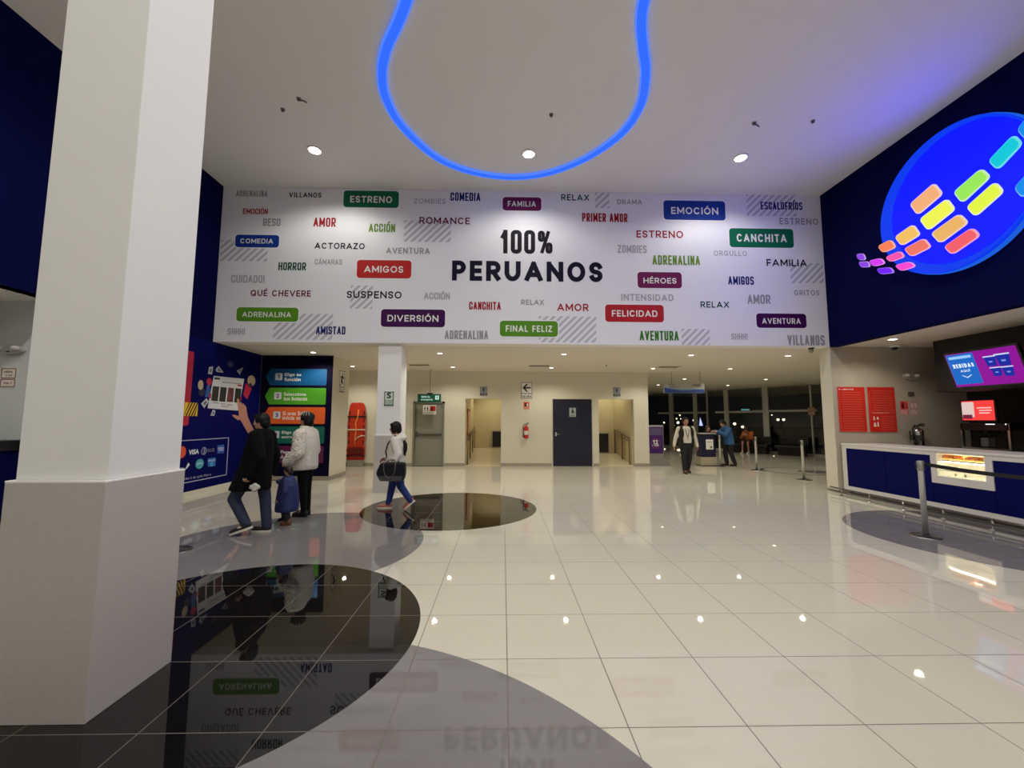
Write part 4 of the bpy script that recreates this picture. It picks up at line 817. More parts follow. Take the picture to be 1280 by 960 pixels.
# hanging black menu box and its screens
mb = tag(obj('menu_bulkhead', boxes((8.8, 9.6, YN, 8.12, 2.12, S-.004)), BLACKWALL), 'long black bulkhead hanging above the back of the snack counter', 'bulkhead'); bevel(mb, .01)
def menu_screen(ya, yb, label, full):
    t = thing('menu_screen', label, 'screen', (8.30, (ya+yb)/2, 2.46)); t.rotation_euler = (0, 0, 0)
    w, h = ya-yb, .62
    # local frame: u along -Y, v up (leaning out at the top), w towards the hall
    a = math.radians(17); fr = Matrix(((0, -math.sin(a), -math.cos(a), 0), (-1, 0, 0, 0), (0, math.cos(a), -math.sin(a), 0), (0, 0, 0, 1)))
    obj('bezel', prism(bmesh.new(), rrect(0, 0, w+.06, h+.06, .015), -.05, .0, fr), BLACK, t)
    obj('wall_arm', tube(bmesh.new(), [fr @ Vector((0, 0, -.05)), (.497, 0, .05)], .025, 8), DARKMETAL, t)
    def e(n, pts, c, w0, k=1.0): return obj(n, prism(bmesh.new(), pts, w0, w0+.001, fr), mat('scr_%d_%d_%d' % c, c, emit=k), pn)
    pn = obj('panel', prism(bmesh.new(), rect(0, 0, w, h), .001, .002, fr), mat('screen_purple', (142, 14, 150), emit=1.0), t)
    if full:
        u0 = -w/2
        e('drinks_block', rrect(u0+.225, .015, .43, .56, .02), (22, 104, 196), .003)
        e('title_bar', rrect(u0+.225, .235, .36, .05, .015), (150, 200, 250), .0045)
        for s, v, ww, hh in (('BEBIDAS', .08, .33, .075), ('AQUÍ', -.012, .15, .055)): caps(s, 'b' if hh > .06 else 'r', fr, u0+.235, v, ww, hh, .0055, mat('scr_white', (226, 240, 255), emit=1.0), pn)
        e('chevron', [(u0+.16, -.09), (u0+.235, -.135), (u0+.31, -.09), (u0+.31, -.105), (u0+.235, -.155), (u0+.16, -.105)], (200, 224, 252), .0045)
        for k, (u, v, s) in enumerate(((u0+.66, .10, .17), (u0+.84, .10, .20), (u0+.69, -.09, .15), (u0+.85, -.10, .16))):
            e('cup', [(u-s*.38, v-s*.5), (u+s*.38, v-s*.5), (u+s*.5, v+s*.5), (u-s*.5, v+s*.5)], (22, 40, 158), .004+.001*k); e('cup_rim', rect(u, v+s*.5, s*1.06, s*.12), (206, 212, 244), .0093); e('cup_mark', rect(u, v-s*.05, s*.3, s*.16), (120, 140, 220), .0093)
    else:
        e('menu_block', rrect(-.25, 0, w*.4, h*.8, .02), (30, 90, 190), .003, .8); e('menu_block', rrect(.3, 0, w*.35, h*.8, .02), (190, 40, 120), .003, .8)
    return t
menu_screen(7.385, 6.33, 'tilted menu screen reading BEBIDAS AQUÍ beside four blue cups', True)
menu_screen(6.15, 5.1, 'second tilted menu screen, next to the BEBIDAS one', False)
# drinks machine behind the counter
dm = thing('drinks_dispenser', 'dark drinks dispenser behind the counter under the red screen', 'drinks dispenser', (9.3, 7.80, 0))
bevel(obj('cabinet', boxes((.02, .7, -.42, .40, 0, .98), (.35, .7, -.42, .40, .98, 1.52), (.0, .7, -.42, .40, 1.36, 1.50)), mat('machine_black', (24, 22, 21), .3), dm), .01)
obj('side_frame', boxes((0, .05, -.42, -.385, .98, 1.5), (0, .05, .365, .40, .98, 1.5)), CHROME, dm)
for k in range(5): obj('tap', tube(bmesh.new(), [(.12, -.3+.15*k, 1.36), (.12, -.3+.15*k, 1.27), (.10, -.3+.15*k, 1.24)], .018, 8), DARKMETAL, dm, True)
obj('drip_tray', boxes((-.05, .3, -.38, .36, 1.0, 1.03)), CHROME, dm); obj('ice_box', boxes((.02, .16, -.05, .07, 1.06, 1.22)), mat('machine_grey', (96, 96, 96), .4), dm)
ml = obj('status_light', boxes((-.004, .002, -.2, -.05, 1.475, 1.492), (-.004, .002, -.38, -.36, 1.475, 1.495)), mat('cool_led', (236, 240, 250), emit=1.4), dm)
FM = frame('R', 9.3)
sc = thing('promo_screen', 'small glowing red and white screen standing on the drinks dispenser', 'screen', (0, 0, 0))
bevel(obj('casing', boxes((9.305, 9.36, 7.56, 8.16, 1.53, 1.97)), BLACK, sc), .01)
pn = obj('panel', prism(bmesh.new(), rrect(-7.86, 1.75, .55, .38, .01), .0, .002, FM), mat('screen_red', (250, 66, 62), emit=1.0), sc)
obj('photo_block', prism(bmesh.new(), rrect(-8.025, 1.77, .215, .30, .02), .003, .004, FM), mat('screen_pale', (236, 206, 200), emit=.9), pn); obj('photo_dark', prism(bmesh.new(), rect(-8.04, 1.63, .17, .08), .0045, .0055, FM), mat('screen_wine', (130, 40, 70), emit=.7), pn)
for k in range(3): obj('text_line', prism(bmesh.new(), rect(-7.75+(.02 if k == 1 else 0), 1.80-.05*k, .24-.03*k, .022), .003, .004, FM), mat('screen_pinkline', (255, 196, 190), emit=1.0), pn)
obj('stand', boxes((9.34, 9.42, 7.78, 7.94, 1.505, 1.56)), BLACK, sc)
# counter in the recess on the left
lc = thing('ticket_counter', 'navy ticket counter with a black top in the recess left of the big pillar', 'counter', (0, 0, 0))
bevel(obj('counter_body', boxes((-7.6, -6.50, -3, 5.78, 0, 1.10)), NAVY, lc), .005); bevel(obj('worktop', boxes((-7.65, -6.45, -3, 5.79, 1.10, 1.235)), BLACK, lc), .008)

# ============================================================ queue posts
def stanchion(label, x, y, belts=(), h=1.0, rz=0, base=BLACK, br=.17):
    t = thing('queue_post', label, 'queue post', (x, y, 0), rz, 'steel queue posts')
    obj('base', lathe(bmesh.new(), [(br, 0), (br, .012), (br*.9, .022), (.05, .03), (.034, .05)], n=36), base, t, True)
    obj('base_rim', lathe(bmesh.new(), [(br+.004, 0), (br+.004, .010), (br, .0125)], n=36), CHROME, t, True)
    obj('pole', lathe(bmesh.new(), [(.033, .045), (.031, h-.13), (.031, h-.12)], n=20), mat('satin_steel', (206, 204, 200), .38, .55), t, True)
    hd = obj('belt_head', lathe(bmesh.new(), [(.036, h-.13), (.038, h-.125), (.038, h-.012), (.030, h)], n=20), mat('post_head', (150, 150, 146), .4, .5), t, True)
    obj('belt_clip', boxes((.034, .050, -.018, .018, h-.10, h-.03), (-.050, -.034, -.018, .018, h-.10, h-.03)), BLACK, hd)
    return t
stanchion('steel queue post on the grey floor inlay before the snack counter, black belt attached', 5.64, 5.50, rz=math.radians(-44), br=.17)
stanchion('steel queue post out of the picture at the near end of the black belt', 6.32, 3.55, rz=math.radians(-70))
bm = bmesh.new()
A_, B_ = Vector((5.685, 5.46, .955)), Vector((6.29, 3.60, .945)); n = 24
prev = None
for k in range(n+1):
    p = A_.lerp(B_, k/n); p.z -= .06*4*(k/n)*(1-k/n)
    sd = (B_-A_).cross(Vector((0, 0, 1))).normalized()*.0015
    row = [bm.verts.new(p+sd+Vector((0, 0, .024))), bm.verts.new(p-sd+Vector((0, 0, .024))), bm.verts.new(p-sd-Vector((0, 0, .024))), bm.verts.new(p+sd-Vector((0, 0, .024)))]
    if prev:
        for i in range(4): bm.faces.new((prev[i], prev[(i+1) % 4], row[(i+1) % 4], row[i]))
    prev = row
tag(obj('queue_belt', bm, mat('belt_black', (16, 15, 17), .7)), 'black queue belt stretched from the post before the snack counter', 'queue belt')
stanchion('steel queue post standing nearest the white wall corner in the lobby', 7.872, 10.737, h=1.03)
stanchion('steel queue post in the lobby between the bystander in blue and the wall corner', 7.911, 12.80, h=1.04)
stanchion('steel queue post touching the navy kiosk in the lobby', 7.29, 13.78, h=1.05, br=.14)
stanchion('queue post mostly hidden behind the big pillar, its round base showing', -3.79, 4.99, h=.95, br=.17)

# ============================================================ rescue board, passages, kiosks
sb = thing('rescue_board', 'tall red plastic rescue board with straps leaning on the alcove wall', 'rescue board', (-4.82, 13.72, .006))
out = []
for k in range(11):
    z = .20+1.88*k/10; w = .245+.055*math.sin(PI*min(1, k/10*1.15)) if k < 9 else (.25, .20)[k-9]
    out.append((w, z))
pts = [(w, z) for w, z in out]+[(-w, z) for w, z in out[::-1]]
FBd = Matrix(((1,0,0,0),(0,0,-1,.02),(0,1,0,0),(0,0,0,1)))
bd = obj('board', prism(bmesh.new(), rpoly([(-.29, .20), (.29, .20), (.30, .62), (.27, .66), (.295, 1.3), (.285, 1.7), (.245, 1.98), (.19, 2.08), (-.19, 2.08), (-.245, 1.98), (-.285, 1.7), (-.295, 1.3), (-.27, .66), (-.30, .62)], .05), -.025, .025, FBd), mat('rescue_red', (206, 52, 26), .35, noise=.2, nscale=8), sb); bevel(bd, .012)
HOL = mat('rescue_hole', (70, 14, 10), .6)
for s in (-1, 1):
    for z in (.35, .78, 1.02, 1.26, 1.5, 1.74): obj('hand_slot', prism(bmesh.new(), rrect(s*.235, z, .045, .15, .02), .026, .028, FBd), HOL, bd)
SP = mat('strap_pale', (214, 200, 176), .6); SK_ = mat('strap_black', (24, 20, 20), .6); SO = mat('strap_orange', (246, 138, 66), .5)
obj('strap', boxes((-.31, .31, -.045, -.005, 1.17, 1.215)), SP, sb); obj('strap', boxes((-.30, .30, -.043, -.005, 1.60, 1.645)), SK_, sb)
obj('strap', tube(bmesh.new(), [(.05, -.02, 1.85), (.04, -.03, 1.6), (-.02, -.035, 1.4), (0, -.04, 1.19), (-.03, -.035, .9), (-.02, -.03, .66)], .022, 8), SO, sb, True)
obj('strap', tube(bmesh.new(), [(-.02, -.03, .86), (.06, -.035, .94), (.18, -.03, .985), (.29, -.02, .99)], .02, 8), SP, sb, True)
obj('head_block', boxes((-.22, .22, -.10, -.006, .40, .62)), mat('rescue_dark_red', (112, 12, 16), .35), sb); obj('strap', boxes((-.30, .30, -.055, -.006, .33, .37), (-.30, .30, -.105, -.006, .50, .54)), mat('strap_wine', (80, 14, 14), .6), sb)
tag(bevel(obj('plinth', boxes((-5.06, -4.58, 13.62, 13.84, 0, .205)), mat('plinth_grey', (150, 142, 134), .5))), 'low grey plinth under the red rescue board', 'plinth')
HR = mat('rail_steel', (120, 106, 88), .3, .8)
def handrail(label, x, ys, slope, base):
    t = thing('handrail', label, 'handrail', (0, 0, 0))
    zf = lambda y: base(y)
    bm = tube(bmesh.new(), [(x, ys[0], zf(ys[0])+.90), (x, ys[-1], zf(ys[-1])+.90)], .025, 10); obj('top_rail', bm, HR, t, True)
    bm = tube(bmesh.new(), [(x, ys[0], zf(ys[0])+.80), (x, ys[-1], zf(ys[-1])+.80)], .014, 8); obj('lower_rail', bm, HR, t, True)
    for y in ys: obj('post', tube(bmesh.new(), [(x, y, zf(y)+.0), (x, y, zf(y)+.9)], .022, 10), HR, t, True)
handrail('steel handrail along the left side of the left passage', -1.19, (14.1, 15.2, 16.4, 17.4), 0, lambda y: .36*(y-YW)/(17.4-YW))
handrail('steel handrail along the right side of the right passage', 4.33, (14.1, 14.95, 15.9), 0, lambda y: .27*(y-YW)/(15.9-YW))
def cabinet(label, x0, x1, y, z0, h):
    t = thing('waste_cabinet', label, 'cabinet', ((x0+x1)/2, y, z0)); w = (x1-x0)/2
    bevel(obj('carcass', boxes((-w, w, -.20, .20, 0, h)), mat('cabinet_pale', (176, 168, 150), .4), t), .008)
    obj('black_front', boxes((-w+.06, w-.03, -.212, -.20, .04, h-.05)), BLACK, t)
cabinet('low pale cabinet with a black front at the end of the left passage', -.50, .10, 17.78, .36, .74)
cabinet('low pale cabinet with a black front at the end of the right passage', 3.55, 4.10, 16.08, .27, .80)
# kiosks in the lobby
k1 = thing('promo_totem', 'purple promotional totem with a white emblem beside the back wall end', 'totem', (5.24, 14.15, 0))
TG = mat('totem_grey', (134, 130, 126), .4)
bevel(obj('body', boxes((-.28, .26, -.12, .10, .03, 1.38)), TG, k1), .02)
obj('foot', prism(bmesh.new(), [(-.30, 0), (.46, 0), (.46, .05), (.34, .17), (-.30, .17)], -.16, .16, Matrix(((1,0,0,0),(0,0,-1,0),(0,1,0,0),(0,0,0,1)))), TG, k1)
FQ = Matrix(((1,0,0,0),(0,0,-1,-.12),(0,1,0,0),(0,0,0,1)))
pp = obj('purple_panel', prism(bmesh.new(), rect(-.02, .87, .50, .90), 0, .006, FQ), mat('totem_purple', (62, 22, 98), .35), k1)
obj('screen', prism(bmesh.new(), rect(-.02, 1.16, .44, .24), .0065, .009, FQ), mat('totem_screen', (92, 82, 116), .3), pp); obj('top_strip', prism(bmesh.new(), rect(-.02, 1.335, .46, .03), .0065, .009, FQ), mat('totem_strip', (176, 170, 188), .4), pp)
bm = bmesh.new(); n = 36
vs = [[bm.verts.new(FQ @ Vector((-.02+r*math.cos(2*PI*k/n), .76+r*math.sin(2*PI*k/n), .007))) for k in range(n)] for r in (.155, .165)]
for k in range(n): bm.faces.new((vs[0][k], vs[0][(k+1) % n], vs[1][(k+1) % n], vs[1][k]))
obj('emblem_ring', bm, mat('emblem_red', (170, 70, 90), .5), pp)
text('lettering', '12', FQ, -.03, .80, .17, .15, .0085, SIGNWHITE, pp, bold=.05); strokes(pp, FQ, -.02, .69, .24, .07, .0075, SIGNWHITE, 70)
k2 = thing('navy_kiosk', 'navy self service kiosk with a white paper notice, in front of the bystander in blue', 'kiosk', (7.03, 14.15, 0))
bevel(obj('body', boxes((-.28, .24, -.16, .20, .30, 1.08)), mat('kiosk_navy', (24, 24, 56), .35), k2), .02)
bevel(obj('plinth', boxes((-.30, .25, -.17, .20, .02, .30)), mat('kiosk_pale', (170, 160, 136), .4), k2), .015); obj('foot_strip', boxes((-.29, .24, -.16, .19, 0, .02)), BLACK, k2)
bevel(obj('top', boxes((-.30, .26, -.20, .24, 1.08, 1.115)), mat('kiosk_top', (176, 172, 166), .3), k2), .008)
nt = obj('paper_notice', boxes((-.10, .15, -.166, -.161, .56, .90)), SIGNWHITE, k2); obj('notice_print', boxes((.04, .11, -.1675, -.1665, .60, .67), (-.06, .1, -.1675, -.1665, .80, .82)), mat('print_grey', (120, 120, 110), .5), nt)
# benches by the glass
BEN = mat('bench_black', (18, 16, 18), .5)
def bench(label, x, y, rz, w):
    t = thing('bench', label, 'bench', (x, y, 0), rz, 'black lobby benches')
    bevel(obj('seat', boxes((-w, w, -.3, .3, .30, .445)), BEN, t), .03); bevel(obj('backrest', boxes((-w, w, .2, .32, .46, .80)), BEN, t), .03); obj('plinth', boxes((-w+.1, w-.1, -.22, .25, 0, .30)), DARKMETAL, t)
bench('long black bench in the lobby with the person in orange on it', 11.95, 19.75, math.radians(-54), .85)
bench('black bench in the lobby farther right, by the glass front', 12.95, 18.30, math.radians(-57), .6)
# wall notice on the thin mullion
p = onwall(.7625); t = tag(obj('paper_notice', boxes((-.13, .13, -.01, .01, -.17, .17)), mat('notice_pink', (186, 150, 132), .5)), 'small pinkish paper notice on the thin mullion of the glass front', 'notice'); t.location = (p.x-.08, p.y-.09, 1.98); t.rotation_euler = (0, 0, math.atan2(D.y, D.x))
strokes(t, Matrix(((1,0,0,0),(0,0,-1,-.01),(0,1,0,0),(0,0,0,1))), 0, .02, .16, .05, .001, mat('print_red', (160, 60, 50), .5), 80)
# street lamps in the night outside
GLO = mat('street_glow', (255, 236, 190), emit=3.0); POLE = mat('street_pole', (40, 40, 42), .5)
for k, (bx, zz, yy, r) in enumerate(((.394, 1.35, 42, .10), (.4165, 1.08, 40, .15), (.4285, 1.36, 41, .15), (.4335, 2.15, 45, .10), (.425, 1.78, 47, .09), (.4350, 1.78, 48, .08), (.467, 1.6, 46, .11), (.5685, 1.26, 40, .16), (.5877, 1.0, 38, .14), (.5905, .42, 36, .16), (.677, 1.68, 38, .14), (.691, 1.68, 38, .14), (.662, 2.2, 44, .07))):
    t = thing('street_lamp', 'small glowing street lamp in the dark beyond the glass front', 'street lamp', (bx*yy, yy, -.15), 0, 'street lamps outside at night')
    bm = bmesh.new(); bmesh.ops.create_uvsphere(bm, u_segments=12, v_segments=8, radius=r*.8, matrix=Matrix.Translation((0, 0, zz+.15))); obj('globe', bm, GLO, t, True)
    obj('pole', tube(bmesh.new(), [(0, 0, 0), (0, 0, zz+.15-r)], .04, 8), POLE, t)
t = thing('shop_sign', 'thin teal lit shop sign high in the dark beyond the glass front', 'sign', (.5965*40, 40, 2.65))
obj('lit_strip', boxes((-.38, .38, -.05, .05, -.07, .07)), mat('teal_led', (90, 150, 150), emit=.9), t); obj('backing', boxes((-.5, .5, .05, .12, -.15, .15)), DARKMETAL, t); obj('post', boxes((-.04, .04, .08, .14, -2.8, -.1)), DARKMETAL, t)
t = thing('lit_pennant', 'pale blue lit triangular sign outside behind the navy kiosk', 'sign', (.4847*40, 40, 1.42))
obj('face', prism(bmesh.new(), [(-.16, -.35), (.2, -.35), (-.05, .45)], -.02, .02, frame('B', 0)), mat('pennant_led', (190, 204, 255), emit=1.2), t); obj('post', boxes((-.03, .03, .02, .08, -1.57, .1)), DARKMETAL, t)

# ============================================================ people
def cap(bm, a, b, ra, rb, n=12):
    a, b = Vector(a), Vector(b); d = b-a
    for p, r in ((a, ra), (b, rb)): bmesh.ops.create_uvsphere(bm, u_segments=n, v_segments=8, radius=r, matrix=Matrix.Translation(p))
    if d.length > 1e-5:
        q = d.to_track_quat('Z', 'Y').to_matrix().to_4x4()
        bmesh.ops.create_cone(bm, cap_ends=True, segments=n, radius1=ra, radius2=rb, depth=d.length, matrix=Matrix.Translation((a+b)/2) @ q)
def chain(bm, pts):
    for p, q in zip(pts, pts[1:]): cap(bm, p[:3], q[:3], p[3], q[3])
def ell(bm, c, r, M=None, n=16):
    m = Matrix.Translation(Vector(c)) @ (M.to_4x4() if M else Matrix()) @ Matrix.Diagonal((*r, 1))
    bmesh.ops.create_uvsphere(bm, u_segments=n, v_segments=n//2+2, radius=1, matrix=m)
def loft(bm, rings, n=24):
    """closed body through ellipses (cf, cl, u, rf, rl)"""
    R = [[bm.verts.new((cf+rf*math.cos(2*PI*k/n), cl+rl*math.sin(2*PI*k/n), u)) for k in range(n)] for cf, cl, u, rf, rl in rings]
    for A, B in zip(R, R[1:]):
        for k in range(n): bm.faces.new((A[k], A[(k+1) % n], B[(k+1) % n], B[k]))
    bm.faces.new(R[0][::-1]); bm.faces.new(R[-1])
def skin_mesh(name, bm, vox, m, parent, it=6, noise=0.0):
    bmesh.ops.recalc_face_normals(bm, faces=bm.faces)
    me = bpy.data.meshes.new(name); bm.to_mesh(me); bm.free()
    o = bpy.data.objects.new(name, me); COL.objects.link(o)
    r = o.modifiers.new('r', 'REMESH'); r.mode = 'VOXEL'; r.voxel_size = vox; r.use_smooth_shade = True
    s = o.modifiers.new('s', 'SMOOTH'); s.iterations = it; s.factor = .5
    bpy.context.view_layer.update()
    out = bpy.data.meshes.new_from_object(o.evaluated_get(bpy.context.evaluated_depsgraph_get()))
    bpy.data.objects.remove(o); bpy.data.meshes.remove(me)
    out.name = name
    if noise:
        rr = random.Random(3)
        for v in out.vertices: v.co += v.normal*noise*(rr.random()-.3)
    return link(name, out, m, parent, True)
def hand(bm, W, d, n, side, curl, k=1.0):
    W, d, n = Vector(W), Vector(d).normalized(), Vector(n); n = (n-d*n.dot(d)).normalized(); a = d.cross(n)*side
    M = Matrix((d, a, n)).transposed()
    ell(bm, W+d*.047*k, (.052*k, .040*k, .017*k), M); cap(bm, W, W+d*.03*k, .026*k, .024*k)
    for off, L, s in ((.030, .074, 0), (.010, .084, .004), (-.011, .078, .002), (-.031, .060, -.006)):
        p0 = W+(d*(.080+s)+a*off)*k
        d1 = d*math.cos(curl)+n*math.sin(curl); d2 = d*math.cos(curl*2.1)+n*math.sin(curl*2.1); d3 = d*math.cos(curl*2.9)+n*math.sin(curl*2.9)
        p1 = p0+d1*L*.45*k; p2 = p1+d2*L*.32*k; p3 = p2+d3*L*.23*k
        chain(bm, [(*p0, .0098*k), (*p1, .0090*k), (*p2, .0082*k), (*p3, .0072*k)])
    t0 = W+(d*.028+a*.028)*k; t1 = t0+(d*.72+a*.62+n*.25).normalized()*.040*k; t2 = t1+(d*.92+a*.18+n*.35).normalized()*.032*k
    chain(bm, [(*t0, .014*k), (*t1, .011*k), (*t2, .0085*k)])
def head(bm, c, yaw, pitch, k=1.0):
    M = Matrix.Rotation(yaw, 3, 'Z') @ Matrix.Rotation(pitch, 3, 'Y')
    P = lambda x, y, z: Vector(c)+M @ Vector((x, y, z))*k
    ell(bm, P(-.006, 0, .022), (.094*k, .076*k, .100*k), M); ell(bm, P(.030, 0, -.040), (.060*k, .056*k, .072*k), M)
    ell(bm, P(.062, 0, -.088), (.024*k, .026*k, .020*k), M); ell(bm, P(.072, 0, .034), (.018*k, .052*k, .014*k), M)
    cap(bm, P(.086, 0, .016), P(.108, 0, -.020), .0085*k, .0135*k); ell(bm, P(.084, 0, -.052), (.012*k, .024*k, .009*k), M); ell(bm, P(.082, 0, -.065), (.012*k, .021*k, .008*k), M)
    for s in (-1, 1):
        ell(bm, P(-.006, s*.078, -.008), (.019*k, .009*k, .031*k), M); ell(bm, P(.058, s*.044, -.022), (.026*k, .020*k, .024*k), M)
    return P, M
def face(t, P, k, brow=True):
    ew = mat('eye_white', (206, 200, 194), .3); ei = mat('eye_dark', (30, 20, 16), .2); lip = mat('lips', (150, 84, 76), .5); br = mat('brow_dark', (34, 24, 20), .7)
    bm = bmesh.new(); bi = bmesh.new(); bb = bmesh.new()
    for s in (-1, 1):
        ell(bm, P(.078, s*.031, .010), (.011*k,)*3); ell(bi, P(.0865, s*.031, .010), (.0052*k,)*3); cap(bb, P(.089, s*.018, .031), P(.078, s*.048, .032), .0045*k, .0035*k, 8)
    e = obj('eyes', bm, ew, t, True); obj('irises', bi, ei, e, True)
    if brow: obj('eyebrows', bb, br, t, True)
    bm = bmesh.new(); ell(bm, P(.0925, 0, -.056), (.006*k, .021*k, .0065*k)); obj('mouth', bm, lip, t, True)
def hair_cap(bm, P, M, k, back=.0, low=-.02, fringe=True):
    ell(bm, P(-.020, 0, .036), (.096*k, .087*k, .100*k), M); ell(bm, P(-.055, 0, low), (.062*k, .080*k, .085*k), M)
    for s in (-1, 1): ell(bm, P(-.01, s*.070, .030), (.062*k, .022*k, .055*k), M)
    if fringe: ell(bm, P(.058, 0, .078), (.042*k, .066*k, .030*k), M)
def sole_shoe(t, ank, heel, toe, um, sm, w=.047, th=.028, vox=.008):
    ank, heel, toe = Vector(ank), Vector(heel), Vector(toe); d = (toe-heel); L = d.length; d.normalize()
    lat = Vector((0, 0, 1)).cross(d).normalized(); up = d.cross(lat).normalized()
    M4 = Matrix(((d.x, lat.x, up.x, heel.x), (d.y, lat.y, up.y, heel.y), (d.z, lat.z, up.z, heel.z), (0, 0, 0, 1)))
    out = [(L*(.5-.5*math.cos(PI*k/12)), w*(.72+.28*math.sin(PI*k/12+2.2*0))*(math.sin(PI*min(max(k, .5), 11.5)/12)**.5)) for k in range(13)]
    pts = [(u, -v) for u, v in out]+[(u, v) for u, v in out[::-1]]
    bm = bmesh.new(); M3 = M4.to_3x3()
    ell(bm, M4 @ Vector((L*.62, 0, th+.012)), (L*.385, w*.90, .036), M3); ell(bm, M4 @ Vector((L*.25, 0, th+.03)), (L*.27, w*.88, .058), M3); cap(bm, M4 @ Vector((L*.3, 0, th+.035)), ank, .042, .040)
    s = skin_mesh('shoe', bm, vox, um, t, 4)
    obj('sole', prism(bmesh.new(), pts, 0, th, M4), sm, s)
    return s
def body(t, J, skin, k, hy=0.0, hp=0.0, curl=.35, vox=.0065):
    bm = bmesh.new()
    pel, ch, nk, hd = (Vector(J[q]) for q in ('pel', 'chest', 'neck', 'head'))
    mid = pel.lerp(ch, .5)
    loft(bm, [(pel.x, pel.y, pel.z-.08*k, .085*k, .12*k), (pel.x, pel.y, pel.z+.02*k, .105*k, .155*k), (mid.x, mid.y, mid.z, .085*k, .125*k), (ch.x, ch.y, ch.z, .105*k, .150*k), (nk.x, nk.y, nk.z-.05*k, .07*k, .12*k), (nk.x, nk.y, nk.z, .05*k, .055*k)])
    P, M = head(bm, hd, hy, hp, k)
    cap(bm, nk-Vector((0, 0, .03*k)), P(-.012, 0, -.06), .054*k, .050*k)
    for s, q in ((1, 'L'), (-1, 'R')):
        chain(bm, [(*J['s'+q], .046*k), (*J['e'+q], .036*k), (*J['w'+q], .025*k)]); cap(bm, Vector(J['s'+q]), ch, .046*k, .08*k)
        hand(bm, J['w'+q], J['d'+q], J['n'+q], J.get('t'+q, s), J.get('c'+q, curl), k)
        chain(bm, [(*J['h'+q], .075*k), (*J['k'+q], .050*k), (*J['a'+q], .034*k)])
        a = Vector(J['a'+q]); tt = Vector(J['toe'+q]); cap(bm, a, a.lerp(tt, .35), .032*k, .028*k)
    skin_mesh('body', bm, vox, skin, t, 4)
    return P, M
def trousers(t, J, m, k, r=(.105, .072, .055), vox=.012, name='trousers', it=6):
    bm = bmesh.new(); p = Vector(J['pel'])
    loft(bm, [(p.x, p.y, p.z-.12*k, .10*k, .14*k), (p.x, p.y, p.z-.03*k, .125*k, .175*k), (p.x, p.y, p.z+.10*k, .11*k, .16*k)])
    for q in 'LR':
        h, kn, a = (Vector(J[c+q]) for c in 'hka'); chain(bm, [(*h, r[0]*k), (*kn, r[1]*k), (*a, r[2]*k)])
    return skin_mesh(name, bm, vox, m, t, it)
def sleeves(bm, J, k, r=(.075, .062, .048), cut=0.0):
    for q in 'LR':
        s, e, w = (Vector(J[c+q]) for c in 'sew'); w = w.lerp(e, cut); chain(bm, [(*s, r[0]*k), (*e, r[1]*k), (*w, r[2]*k)])
SKIN = mat('skin_warm', (176, 126, 104), .5); SKIN2 = mat('skin_light', (188, 140, 118), .5)
HAIRB = mat('hair_black', (9, 8, 8), .5, spec=.25); HAIRR = mat('hair_brown', (66, 40, 30), .5)
def person(name, label, x, y, yaw): return thing(name, label, 'person', (x, y, 0), yaw)
def mk(**kw): return kw

# --- man in the long black coat, walking left
k = .95
t = person('person', 'person in a long black coat and jeans walking left past the blue mural', -3.335, 5.72, PI)
J = mk(pel=(.0, 0, .86), chest=(-.03, 0, 1.20), neck=(-.05, 0, 1.36), head=(-.035, 0, 1.485),
       sL=(-.06, .175, 1.30), eL=(-.17, .22, 1.02), wL=(-.07, .23, .775), dL=(.75, 0, -.65), nL=(.5, -.6, .5), cL=.75,
       sR=(-.05, -.175, 1.30), eR=(-.12, -.22, 1.02), wR=(-.08, -.24, .78), dR=(.1, -.1, -1), nR=(.6, .6, .1),
       hL=(.02, .085, .84), kL=(.215, .10, .475), aL=(.04, .10, .165), toeL=(.25, .10, .02),
       hR=(-.02, -.085, .84), kR=(-.09, -.09, .45), aR=(-.13, -.09, .09), toeR=(.05, -.09, .02))
P, M = body(t, J, SKIN2, k, .0, .10); face(t, P, k)
JEAN = mat('jeans_dark', (42, 50, 74), .8, noise=.25, nscale=60)
trousers(t, J, JEAN, k, (.10, .078, .066))
bm = bmesh.new()
loft(bm, [(.07, 0, .585, .255, .235), (.055, 0, .66, .240, .232), (.01, 0, .90, .19, .215), (-.02, 0, 1.10, .165, .215), (-.035, 0, 1.25, .14, .215), (-.05, 0, 1.34, .10, .15), (-.05, 0, 1.40, .078, .085)])
sleeves(bm, J, k, (.092, .082, .066), .05)
skin_mesh('coat', bm, .011, mat('coat_black', (7, 7, 9), .85, spec=.15, noise=.3, nscale=25), t, 5)
bm = bmesh.new(); hair_cap(bm, P, M, k); ell(bm, P(.05, 0, .085), (.05, .07, .035), M); skin_mesh('hair', bm, .008, HAIRB, t, 4, .004)
SH = mat('sneaker_black', (24, 23, 26), .6); SOL = mat('sneaker_sole', (214, 206, 192), .5)
a = sole_shoe(t, (.035, .10, .15), (-.055, .10, .10), (.235, .10, .0), SH, SOL); sole_shoe(t, (-.13, -.09, .10), (-.19, -.09, .0), (.08, -.09, .0), SH, SOL)
bm = bmesh.new(); ell(bm, (.09, .10, .115), (.06, .046, .014), Matrix.Rotation(.33, 3, 'Y')); obj('shoe_flash', bm, SOL, a, True)
# crumpled white bag in that hand
bm = bmesh.new()
for (c, r) in (((0, 0, .02), .045), ((.035, .01, .05), .04), ((-.045, 0, .055), .038), ((.0, .0, .085), .035)): ell(bm, c, (r*1.15, r*.75, r))
wb = skin_mesh('paper_bag', bm, .008, mat('paper_white', (198, 194, 186), .7), None, 2, .014)
wb.scale = (.75, .75, .75); wb.location = (-3.335+.13, 5.72-.235, .61); tag(wb, 'crumpled white paper bag held low by the person in the black coat', 'bag')

